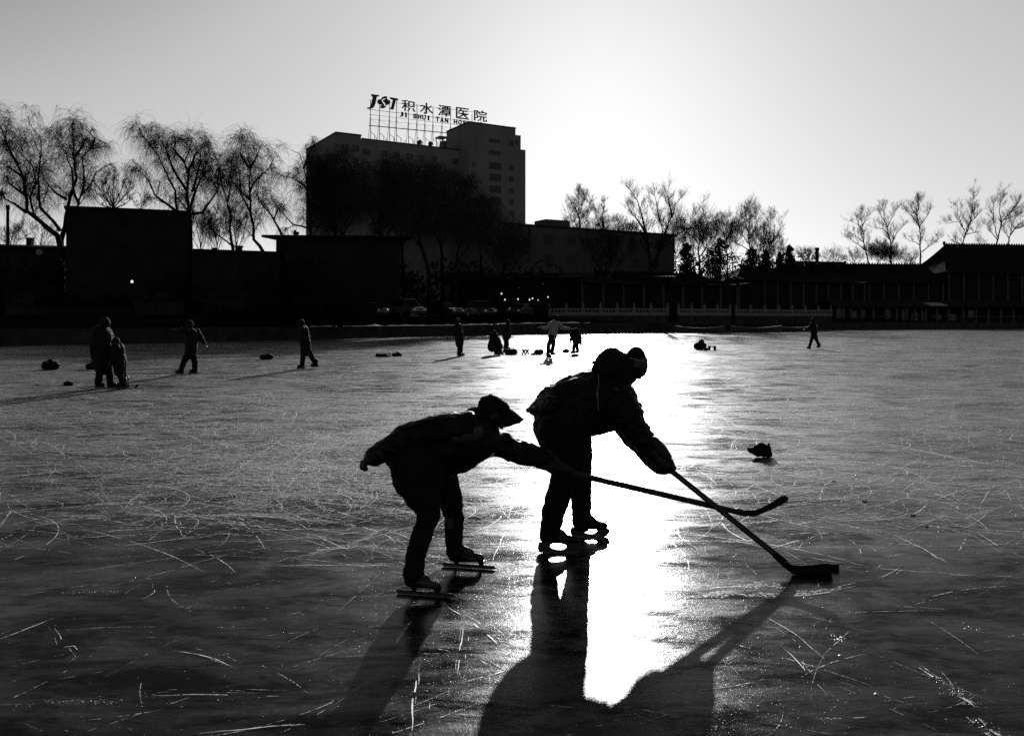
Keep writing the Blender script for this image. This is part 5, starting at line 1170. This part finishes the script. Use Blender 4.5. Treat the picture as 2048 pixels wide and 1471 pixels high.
m.add(vv, [(i * nn + k, i * nn + k + 1, (i + 1) * nn + k + 1, (i + 1) * nn + k) for i in range(4) for k in range(nn - 1)]); pk = m.build('peak', M['cloth'], None, True); pk.parent = cap; pk.matrix_parent_inverse = Matrix()
so = pk.modifiers.new('s', 'SOLIDIFY'); so.thickness = .012
# rear glove, loosely curled
def open_glove(parent, w_, d, dn, sc_=1.0, seed=0):
    side = d.cross(dn).normalized(); m = MB()
    m.capsule(w_ - d * .03, w_ + d * .03, .040 * sc_, .038 * sc_); m.capsule(w_ + d * .03 - side * .015, w_ + d * .055 - side * .02, .03 * sc_, .026 * sc_); m.capsule(w_ + d * .03 + side * .015, w_ + d * .055 + side * .02, .03 * sc_, .026 * sc_)
    for i, l_ in enumerate((.9, 1.0, .95, .8)):
        p0 = w_ + d * .062 + side * (-.036 + .024 * i) * sc_ + (side * (i - 1.5) * .006); p1 = p0 + (d * .030 + dn * .006) * l_; p2 = p1 + (d * .014 + dn * .022) * l_; p3 = p2 + (dn * .018 - d * .006) * l_
        for a, b2, r1, r2 in ((p0 - d * .03, p1 + d * .014, .0095, .009), (p1 + d * .014, p2 + d * .014 + side * (i - 1.5) * .006, .009, .0085), (p2 + d * .014 + side * (i - 1.5) * .006, p3 + d * .008 + side * (i - 1.5) * .008, .0085, .007)): m.capsule(a, b2, r1 * sc_, r2 * sc_, n=10)
    t0 = w_ + side * -.035 + dn * .01; t1 = t0 + d * .03 - side * .014 + dn * .012; t2 = t1 + d * .022 + dn * .008
    m.capsule(t0, t1, .016, .014, n=10); m.capsule(t1, t2, .014, .011, n=10)
    return remesh(m, 'glove', M['leather'], parent, .0055, 1, wrinkle=.002, wscale=35, seed=seed)
open_glove(kid, P(759, 907, 4.95), Vector((-.85, -.25, -.42)).normalized(), Vector((.25, .0, -.95)).normalized(), 1.6, 3)
KA, KB = P(1086, 933, 5.15), P(1492, 1027, 5.72)
glove(kid, (1096, 921), (1122, 936), 5.18, 5.165, KB - KA, 1.05, wr=14, seed=4)
def speed_skate(parent, a, b_, boot, Y, posts, seed):
    """a, b_: pixel ends of the long blade on the ice"""
    pa, pb = ice(*a), ice(*b_); sk = bpy.data.objects.new('skate', None); COL.objects.link(sk); sk.parent = parent; sk.matrix_parent_inverse = Matrix.Translation(-parent.location); sk.location = pa.lerp(pb, .4); inv = Matrix.Translation(-sk.location)
    heel, toe, ankle, rs = boot; rh, rt, ra = rs; m = MB()
    chain(m, [(heel[0], heel[1], rh, Y), ((heel[0] + toe[0]) / 2, (heel[1] + toe[1]) / 2, (rh + rt) / 2, Y), (toe[0], toe[1], rt, Y)], .85)
    chain(m, [(heel[0] + 1, heel[1] - 2, rh, Y), (ankle[0], ankle[1], ra, Y)], .85)
    chain(m, [(ankle[0] + ra * .5, ankle[1], ra * .6, Y), ((ankle[0] + toe[0]) / 2 + 2, (ankle[1] + toe[1]) / 2 - 2, rt * 1.05, Y)], .7)
    bt = remesh(m, 'boot', M['leather'], None, .0055, 2, wrinkle=.0012, wscale=30, seed=seed); bt.parent = sk; bt.matrix_parent_inverse = inv
    d = (pb - pa).normalized(); s2 = Vector((-d.y, d.x, 0)); L_ = (pb - pa).length
    m = MB(); prof = [(0, .012), (.012, 0), (L_ - .03, 0), (L_, .008), (L_ - .004, .016), (.004, .016)]
    m.prism([pa + d * x + UP * (z + .001) for x, z in prof], s2 * .0016); q = m.build('blade', M['steel'], None); q.parent = sk; q.matrix_parent_inverse = inv
    m = MB(); m.tube([pa + UP * .020 + d * .006, pa + UP * .020 + d * (L_ - .012)], .0058, 10); q = m.build('blade_tube', M['holder'], None); q.parent = sk; q.matrix_parent_inverse = inv
    m = MB()
    for (u, v, w_) in posts:
        top_ = P(u, v, Y); x = (top_ - pa).dot(d); ft = pa + d * x + UP * .023; m.add([ft - d * .012 - s2 * .006, ft + d * .012 - s2 * .006, ft + d * .012 + s2 * .006, ft - d * .012 + s2 * .006,
               Vector((ft.x, top_.y, top_.z + .01)) - d * w_ - s2 * .022, Vector((ft.x, top_.y, top_.z + .01)) + d * w_ - s2 * .022, Vector((ft.x, top_.y, top_.z + .01)) + d * w_ + s2 * .022, Vector((ft.x, top_.y, top_.z + .01)) - d * w_ + s2 * .022],
              [(3, 2, 1, 0), (4, 5, 6, 7), (0, 1, 5, 4), (1, 2, 6, 5), (2, 3, 7, 6), (3, 0, 4, 7)])
        q = m.build('blade_cup', M['leather'], None); q.parent = sk; q.matrix_parent_inverse = inv; m = MB()
    m = MB()
    for k in range(6):
        t = k / 5; u = ankle[0] + ra * 1.0 + (toe[0] - rt * .3 - ankle[0] - ra * 1.0) * t; v = ankle[1] + 1 + (toe[1] - rt * 1.0 - ankle[1] - 1) * t
        p_ = P(u, v, Y); m.tube([p_ + Vector((-.002, -.028, -.012)), p_ + Vector((0, -.014, .001)), p_ + Vector((.004, .010, .001)), p_ + Vector((.006, .026, -.01))], .0022, 5)
    p_ = P(ankle[0] + ra, ankle[1] + 4, Y - .03); m.tube([p_, p_ + Vector((.02, -.005, .008)), p_ + Vector((.035, -.005, 0)), p_ + Vector((.03, -.004, -.012))], .0018, 5)
    q = m.build('lace', M['lace'], None); q.parent = sk; q.matrix_parent_inverse = inv
speed_skate(kid, (793, 1186), (912, 1196), ((821, 1160), (876, 1172), (828, 1148), (13, 6.5, 17)), 4.87, ((826, 1171, .02), (876, 1176, .022)), 1)
speed_skate(kid, (884, 1132), (993, 1139), ((909, 1110), (960, 1115), (914, 1098), (13, 8.5, 16)), 5.40, ((910, 1121, .02), (962, 1123, .022)), 2)

# ---------------------------------------------------------------- sticks, puck
def shaft_mesh(a, b_, w_, h_, name, m_, parent, roll=0):
    d = (b_ - a).normalized(); x = d.cross(Vector((0, 1, 0))).normalized(); y = x.cross(d).normalized(); m = MB(); sec = []
    for t in (0, 1):
        for k in range(8):
            an = math.pi / 8 + k * math.pi / 4; sec.append((a if t == 0 else b_) + x * (math.cos(an) * h_ * .54) + y * (math.sin(an) * w_ * .54))
    m.add(sec, [(k, (k + 1) % 8, 8 + (k + 1) % 8, 8 + k) for k in range(8)] + [tuple(range(7, -1, -1)), tuple(range(8, 16))]); return m.build(name, m_, parent)
def blade_mesh(pts, Y0, Y1, parent, thick=.008, curve=.02, back=0):
    us = [p_[0] for p_ in pts]; lo, hi = min(us), max(us); top = []
    m = MB(); o_ = []
    for u, v in pts: t = (u - lo) / (hi - lo); o_.append(P(u, v, Y0 + (Y1 - Y0) * t + curve * t * t))
    m.prism(o_, Vector((0, thick, 0))); q = m.build('blade', M['tape'], parent); fix_normals(q); bv = q.modifiers.new('b', 'BEVEL'); bv.width = .002; bv.segments = 2; return q
st = thing('hockey_stick', 'long hockey stick held by the bulky adult, its blade on the ice by the puck', 'hockey stick', flat(SB))
shaft_mesh(SA, P(1572, 1125, 5.29), .026, .037, 'shaft', M['shaft'], st)
blade_mesh([(1551, 1102), (1566, 1113), (1581, 1128), (1600, 1130.5), (1630, 1128), (1655, 1125.5), (1664, 1128), (1666, 1137), (1662, 1149.5), (1625, 1150), (1586, 1148), (1566, 1133), (1545, 1113)], 5.29, 5.27, st)
shaft_mesh(SA, SA + (SB - SA) * .06, .026, .035, 'grip_tape', M['tape'], st)
m = MB(); m.obox(P(1592, 1128.5, 5.27), Vector((.04, 0, 0)), Vector((0, .006, 0)), UP * .008); m.build('tape_end', M['lace'], st)
st = thing('hockey_stick', 'hockey stick held out by the smaller skater, its blade lifted off the ice', 'hockey stick', flat(KA))
shaft_mesh(KA, KB, .026, .037, 'shaft', M['shaft'], st)
blade_mesh([(1476, 1016), (1489, 1020), (1510, 1019), (1524, 1014), (1541, 1005), (1561, 992), (1570, 990), (1577, 995), (1576, 1001), (1560, 1011), (1535, 1022), (1508, 1033), (1492, 1031), (1474, 1027)], 5.70, 5.74, st, curve=.03)
shaft_mesh(KA, KA + (KB - KA) * .09, .028, .036, 'grip_tape', M['tape'], st)
pc = ice(1666, 1135.5); m = MB(); m.tube([pc + UP * .002, pc + UP * .006, pc + UP * .030, pc + UP * .034], [.0355, .038, .038, .0355], 24)
tag(m.build('puck', M['rubber']), 'small flat black puck touching the far tip of the stick blade on the ice', 'puck')

# ================================================================== BAGS AND THINGS ON THE ICE
def bag(u, v, wpx, hpx, label, seed=0, strap=True, m_='bag', name='bag', group='bags left lying on the ice', lobes=5, tall=0):
    b_ = ice(u, v); s_ = b_.y / F; W_, H = wpx * s_, hpx * s_; rnd = random.Random(seed); t = thing(name, label, 'bag', b_, group); mb = MB()
    mb.capsule(b_ + Vector((-W_ * .28, 0, H * .32)), b_ + Vector((W_ * .24, .05, H * .34)), H * .32, H * .33, 1.1)
    for k in range(lobes):
        x = rnd.uniform(-.36, .36) * W_; z = H * rnd.uniform(.25, .72) * (1 - abs(x / W_) * .9); r_ = H * rnd.uniform(.14, .28)
        mb.capsule(b_ + Vector((x, rnd.uniform(-.1, .1) * W_, z)), b_ + Vector((x + rnd.uniform(-.1, .1) * W_, rnd.uniform(-.1, .1) * W_, z + rnd.uniform(-.05, .1) * H)), r_, r_ * .8)
    if tall: mb.capsule(b_ + Vector((0, 0, H * .4)), b_ + Vector((.05, 0, H * .72)), H * .3, H * .26)
    remesh(mb, 'bag_body', M[m_], t, max(.012, H * .035), 1, wrinkle=H * .05, wscale=4 / max(H, .1), seed=seed)
    if strap:
        m = MB(); n = 10; pts = [b_ + Vector((-W_ * .3 + W_ * .6 * i / n, -.02, H * (.52 + .36 * math.sin(math.pi * i / n) + rnd.uniform(-.03, .03)))) for i in range(n + 1)]
        m.tube(pts, max(.008, H * .03), 6); m.build('strap', M['rubber'], t)
    return t
# the near heap of shoes and bag
b0 = ice(1521, 914); t = thing('shoe_bag', 'crumpled dark bundle of shoes and bag alone on the ice, right of the adult skater', 'bag', b0); mb = MB(); Yb = b0.y
chain(mb, [(1500, 899, 5, Yb), (1512, 902, 8, Yb), (1532, 903, 10, Yb)], 1.4); chain(mb, [(1513, 896, 6, Yb), (1522, 893, 7.5, Yb), (1530, 898, 8, Yb)], 1.3); chain(mb, [(1537, 892, 3.5, Yb), (1538, 887, 1.4, Yb)]); chain(mb, [(1536, 898, 6, Yb), (1540, 908, 4, Yb)], 1.3); chain(mb, [(1515, 906, 6, Yb), (1538, 909, 5, Yb)], 1.2)
remesh(mb, 'bundle', M['bag'], t, .009, 1, wrinkle=.012, wscale=22, seed=3)
m = MB(); m.tube([P(1505, 896, Yb - .08), P(1515, 890, Yb - .08), P(1527, 887, Yb - .06), P(1536, 893, Yb - .05)], .008, 6); m.build('strap', M['rubber'], t)
bag(101, 739, 34, 24, 'large dark rounded bag at far left, near the shade line', 1); bag(183, 738, 20, 18, 'dark bag half hidden behind the pair of standing skaters', 2)
bag(136, 771, 20, 11, 'small dark bag at left, left of the pair of skaters', 4); bag(74, 772, 7, 3.5, 'tiny dark scrap at far left on the ice', 5, False)
bag(533, 718, 34, 14, 'flat dark sprawling bag left of the lone left-middle skater', 6); bag(1022, 709, 30, 17, 'dark bag beside the crouching skater', 7); bag(765, 713, 40, 9, 'low dark heap behind the small upright white bag', 8, False)
bag(1078, 709, 18, 16, 'dark round bag left of the gliding skater in a pale jacket', 9); bag(1066, 710, 8, 7, 'very small bag touching the dark round bag', 10, False)
bag(1132, 705, 17, 10, 'pointed dark bag by the feet of the stooping skater', 11); bag(1401, 699, 24, 21, 'dark upright bag in the bright band right of the adult skater', 12, tall=1)
bag(1412, 700, 9, 6, 'little bag at the foot of the dark upright bag', 13, False)
bag(778, 713, 4.5, 10, 'small upright white bag in a dim heap at left centre', 14, False, 'whitebag', tall=1, lobes=2)
bag(793, 712, 22, 10, 'low dark heap just right of the small white bag', 15)
def stool(u, v, wpx, hpx, label, cross):
    b_ = ice(u, v); s_ = b_.y / F; W_, H = wpx * s_, hpx * s_; t = thing('folding_stool', label, 'stool', b_, 'stools on the ice'); D = W_ * .8
    m = MB(); n = 8; vv = []
    for i in range(n + 1): x = -W_ / 2 + W_ * i / n; z = H * (1 - .06 * math.sin(math.pi * i / n)); vv += [b_ + Vector((x, -D / 2, z)), b_ + Vector((x, D / 2, z))]
    m.add(vv, [(2 * i, 2 * i + 2, 2 * i + 3, 2 * i + 1) for i in range(n)]); q = m.build('seat', M['bag'], t); so = q.modifiers.new('s', 'SOLIDIFY'); so.thickness = .06
    for y in (-D / 2, D / 2):
        for e in (-1, 1):
            m = MB()
            if cross: 
                m.tube([b_ + Vector((e * W_ / 2, y, 0.02)), b_ + Vector((0, y, H * .95)), ], .03, 6); m.tube([b_ + Vector((0, y, .02)), b_ + Vector((e * W_ / 2, y, H * .95))], .03, 6)
            else: m.tube([b_ + Vector((e * W_ * .44, y, 0.0)), b_ + Vector((e * W_ * .42, y, H * .97))], .04, 6)
            m.build('leg', M['pole'], t)
stool(1051, 708.5, 14, 10, 'folding stool with crossed legs between bags in the bright ice', True); stool(1424, 700, 13, 9, 'small square stool right of the dark upright bag', False)
# broken branch stuck on the ice
p = ice(1166, 676); m = MB(); m.tube([p + Vector((-.55, 0, 0.03)), p + Vector((-.25, 0, .28)), p + Vector((0, 0, .42)), p + Vector((.35, 0, .30)), p + Vector((.6, 0, .12))], .035, 6)
m.tube([p + Vector((-.1, 0, .38)), p + Vector((.4, 0, .5)), p + Vector((.7, 0, .3))], .02, 5); tag(m.build('dead_branch', M['bark']), 'thin arched dark branch lying on bright ice right of the stooping skater', 'branch')
# small dark litter near
for i, (u, v, lb, rx) in enumerate(((1826, 1031, 'thin dark sliver on the grey ice at right', .022), (1854, 1055, 'small dark curled leaf at right, below the thin sliver', .013), (1668, 963, 'short dark twig on the ice left of the other slivers', .02), (1729, 1003, 'slim dark twig right of the lifted stick tip', .024))):
    p = ice(u, v); m = MB(); n = 7; random.seed(50 + i); pts = [p + Vector((rx * (k / n * 2 - 1), random.uniform(-.006, .006), .004 + .006 * random.random())) for k in range(n + 1)]
    m.tube(pts, [.001] + [.004 + .003 * random.random() for _ in range(n - 1)] + [.001], 5); tag(m.build('twig_piece', M['bark']), lb, 'twig')

# ================================================================== DISTANT SKATERS
def far_person(label, Y, J, jacket='cloth', hat=True, wd=1.0, long_coat=False, group='distant skaters', seed=0, hatm='cloth', small=1.0, lit=None):
    """J: px joints; head, neck, chest, hip, L=(knee, foot), R=(knee, foot), A=(elbow, hand), B=(elbow, hand)"""
    k = F / Y; f0 = J['L'][1]; t = thing('person', label, 'person', Vector(((f0[0] - CX) / F * Y, Y, 0)), group)
    r = lambda m_: m_ * k * wd * small    # metres -> px
    h_ = lambda m_: m_ * k * small
    hd = J['head']; ck = J['chest']; hp = J['hip']; mb = MB()
    fd = J.get('face', 1)
    head_mesh(mb, hd[0], hd[1], Y, h_(.115), ang=J.get('pitch', 10), side=fd)
    nk = ((hd[0] * .6 + ck[0] * .4), hd[1] + h_(.13)); chain(mb, [(hd[0], hd[1] + h_(.06), h_(.05), Y), (nk[0], nk[1] + h_(.02), h_(.055), Y)])
    chain(mb, [(ck[0], ck[1] - h_(.10), r(.13), Y), (ck[0], ck[1] + h_(.12), r(.13), Y), (hp[0], hp[1], r(.13), Y)], 1.1)
    for key, dy in (('A', -.17), ('B', .17)):
        if key in J:
            e, hn = J[key]; so = J.get('S' + key, (ck[0] + (e[0] - ck[0]) * .35, ck[1] - h_(.14)))
            chain(mb, [(so[0], so[1], h_(.055), Y + dy), (e[0], e[1], h_(.042), Y + dy * 1.1), (hn[0], hn[1], h_(.03), Y + dy)])
            d = Vector((hn[0] - e[0], 0, -(hn[1] - e[1]))); d = d.normalized() if d.length else Vector((0, 0, -1)); w_ = P(hn[0], hn[1], Y + dy)
            mb.capsule(w_, w_ + d * .06, .038, .035)
            for i in range(4): o_ = Vector((0, -.03 + .02 * i, 0)); mb.capsule(w_ + d * .07 + o_, w_ + d * (.13 + .01 * (i in (1, 2))) + o_, .013, .011, n=8, m=3)
            mb.capsule(w_ + Vector((0, -.035, 0)), w_ + d * .06 + Vector((0, -.06, 0)), .014, .011, n=8, m=3)
    for key, dy in (('L', -.10), ('R', .10)):
        kn, ft = J[key]; chain(mb, [(hp[0] + (kn[0] - hp[0]) * .2, hp[1] + h_(.02), h_(.085), Y + dy), (kn[0], kn[1], h_(.058), Y + dy), (ft[0], ft[1] - h_(.10), h_(.042), Y + dy), (ft[0] + fd * h_(.02), ft[1] - h_(.06), h_(.04), Y + dy)])
    remesh(mb, 'body', M['skin'], t, .014, 1)
    mb = MB()
    for key, dy in (('L', -.10), ('R', .10)):
        kn, ft = J[key]; chain(mb, [(hp[0] + (kn[0] - hp[0]) * .15, hp[1], h_(.125), Y + dy), (hp[0] + (kn[0] - hp[0]) * .6, hp[1] + (kn[1] - hp[1]) * .6, h_(.105), Y + dy), (kn[0], kn[1], h_(.085), Y + dy), (ft[0], ft[1] - h_(.12), h_(.075), Y + dy)])
    remesh(mb, 'trousers', M['trouser'], t, .022, 1, wrinkle=.01, wscale=9, seed=seed)
    mb = MB()
    lower = hp[1] + (h_(.22) if long_coat else h_(.02))
    chain(mb, [(ck[0], ck[1] - h_(.10), r(.165), Y), (ck[0], ck[1] + h_(.1), r(.18), Y), (hp[0], hp[1] - h_(.03), r(.175), Y), (hp[0], lower, r(.16), Y)], 1.15)
    for key, dy in (('A', -.17), ('B', .17)):
        if key in J:
            e, hn = J[key]; so = J.get('S' + key, (ck[0] + (e[0] - ck[0]) * .35, ck[1] - h_(.14)))
            chain(mb, [(so[0], so[1], h_(.09), Y + dy), (e[0], e[1], h_(.078), Y + dy * 1.1), (hn[0], hn[1], h_(.055), Y + dy)])
    chain(mb, [(nk[0], nk[1] + h_(.03), h_(.085), Y)])
    remesh(mb, 'jacket', M[jacket], t, .020, 1, wrinkle=.014, wscale=8, seed=seed + 1)
    if hat:
        mb = MB(); s_ = h_(1); chain(mb, [(hd[0] - fd * s_ * .01, hd[1] - s_ * .06, s_ * .105, Y), (hd[0], hd[1] - s_ * .02, s_ * .112, Y)], 1.0); remesh(mb, 'hat', M[hatm], t, .014, 1)
    for key, dy in (('L', -.10), ('R', .10)):
        kn, ft = J[key]; sk = bpy.data.objects.new('skate', None); COL.objects.link(sk); sk.parent = t; sk.matrix_parent_inverse = Matrix.Translation(-t.location); sk.location = P(ft[0], ft[1], Y + dy)
        lift = max(0, CH + (HZ - ft[1]) / F * (Y + dy)); b_ = Vector(((ft[0] - CX) / F * (Y + dy), Y + dy, lift)); inv = Matrix.Translation(-sk.location)
        m = MB(); x = Vector((fd, -.15, 0)).normalized(); m.capsule(b_ + UP * .10 - x * .04, b_ + UP * .085 + x * .12, .052, .04, .9); m.capsule(b_ + UP * .12 - x * .04, b_ + UP * .22 - x * .03, .055, .06)
        bt = remesh(m, 'boot', M['leather'], None, .014, 1); bt.parent = sk; bt.matrix_parent_inverse = inv
        m = MB(); m.obox(b_ - x * .10 + UP * .001 - Vector((0, .003, 0)), x * .27, Vector((0, .006, 0)), UP * .05); q = m.build('blade', M['holder'], None); q.parent = sk; q.matrix_parent_inverse = inv
    return t
far_person('heavily dressed adult standing with hands forward, left one of the pair at far left', 19.8, dict(head=(211, 648), chest=(203, 676), hip=(207, 712), L=((199, 745), (197, 776)), R=((219, 745), (221, 775)), A=((186, 692), (187, 716)), B=((226, 686), (236, 692)), SA=(192, 664), SB=(216, 664), pitch=25), wd=1.35, long_coat=True, seed=1)
far_person('smaller stooping figure huddled against the adult of the pair at far left', 19.6, dict(head=(231, 686), chest=(236, 704), hip=(240, 726), L=((240, 748), (246, 777)), R=((246, 750), (250, 774)), A=((228, 712), (222, 722)), B=((236, 712), (230, 722)), face=-1, pitch=30), wd=1.0, small=.85, seed=2, long_coat=True)
p0 = ice(240, 768); p1 = ice(272, 777); m = MB(); t = thing('hockey_stick', 'short stick lying by the feet of the pair at far left', 'hockey stick', p0)
m.tube([p0 + UP * .03, p1 + UP * .05], .018, 6); m.build('shaft', M['shaft'], t); m = MB(); m.tube([p1 + UP * .05, p1 + Vector((.05, 0, .10)), p1 + Vector((-.02, 0, .02))], .022, 6); m.build('blade', M['tape'], t)
far_person('dark skater with one arm flung out to the left, second group from the left', 24.9, dict(head=(379, 651), chest=(383, 674), hip=(382, 702), L=((368, 722), (362, 748)), R=((390, 722), (389, 747)), A=((366, 661), (354, 659)), B=((400, 672), (409, 686)), SA=(374, 662), SB=(393, 662), face=-1), seed=3, hatm='fur')
far_person('dark skater leaning left with legs apart, middle left', 27.7, dict(head=(602, 648), chest=(607, 666), hip=(611, 690), L=((606, 712), (604, 737)), R=((622, 711), (631, 734)), A=((602, 676), (606, 692)), B=((616, 674), (617, 692)), face=-1), seed=5, long_coat=True)
far_person('upright dark figure in a long coat standing alone left of the crouching one', 37.3, dict(head=(915, 643), chest=(916, 658), hip=(919, 678), L=((918, 695), (918, 712)), R=((922, 695), (922, 711)), A=((911, 666), (914, 680)), B=((923, 664), (926, 676))), seed=6, long_coat=True, wd=1.1)
far_person('figure crouching on the ice tying skates beside a bag', 38.4, dict(head=(989, 667), chest=(988, 677), hip=(984, 694), L=((998, 696), (992, 710)), R=((1001, 692), (1001, 709)), A=((993, 684), (1000, 694)), B=((999, 682), (1004, 694)), pitch=30), seed=7, wd=1.25)
far_person('dark figure in a brimmed hat standing behind the crouching one', 44.8, dict(head=(1016, 645), chest=(1014, 657), hip=(1012, 675), L=((1011, 688), (1010, 700)), R=((1015, 688), (1015, 699)), A=((1008, 664), (1007, 673)), B=((1021, 664), (1020, 674)), face=1), seed=8, wd=1.15)
far_person('gliding skater in a pale jacket with both arms stretched out and legs crossed', 35.4, dict(head=(1113, 637), chest=(1108, 653), hip=(1105, 672), L=((1097, 690), (1096, 716)), R=((1107, 688), (1104, 710)), A=((1094, 656), (1083, 655)), B=((1124, 655), (1138, 657)), SA=(1101, 647), SB=(1117, 647), pitch=20), jacket='pale', seed=9, wd=1.05)
far_person('dark skater stooping forward with lowered head, just right of the pale-jacketed one', 40.0, dict(head=(1143, 671), chest=(1151, 668), hip=(1153, 681), L=((1147, 694), (1147, 707)), R=((1154, 694), (1155, 706)), A=((1143, 676), (1141, 683)), B=((1161, 678), (1162, 690)), SA=(1147, 665), SB=(1157, 665), face=-1, pitch=45), seed=10, wd=1.2)
far_person('lone dark skater striding with legs wide apart at far right', 47.0, dict(head=(1626, 641), chest=(1626, 652), hip=(1628, 667), L=((1622, 682), (1619, 697)), R=((1634, 681), (1638, 695)), A=((1618, 656), (1612, 658)), B=((1631, 659), (1630, 668)), face=-1), seed=11)
m = MB(); q = P(1629, 668, 46.7); m.tube([q, q + Vector((.02, 0, -.35))], .025, 5); m.tube([q + Vector((.1, 0, 0)), q + Vector((.12, 0, -.3))], .02, 5); o = m.build('scarf', M['cloth']); o.parent = [x for x in bpy.data.objects if x.get('label', '').startswith('lone dark skater')][0]; o.matrix_parent_inverse = Matrix.Translation(-o.parent.location)

bpy.data.scenes.remove(TMP)
bpy.data.batch_remove(JUNK)
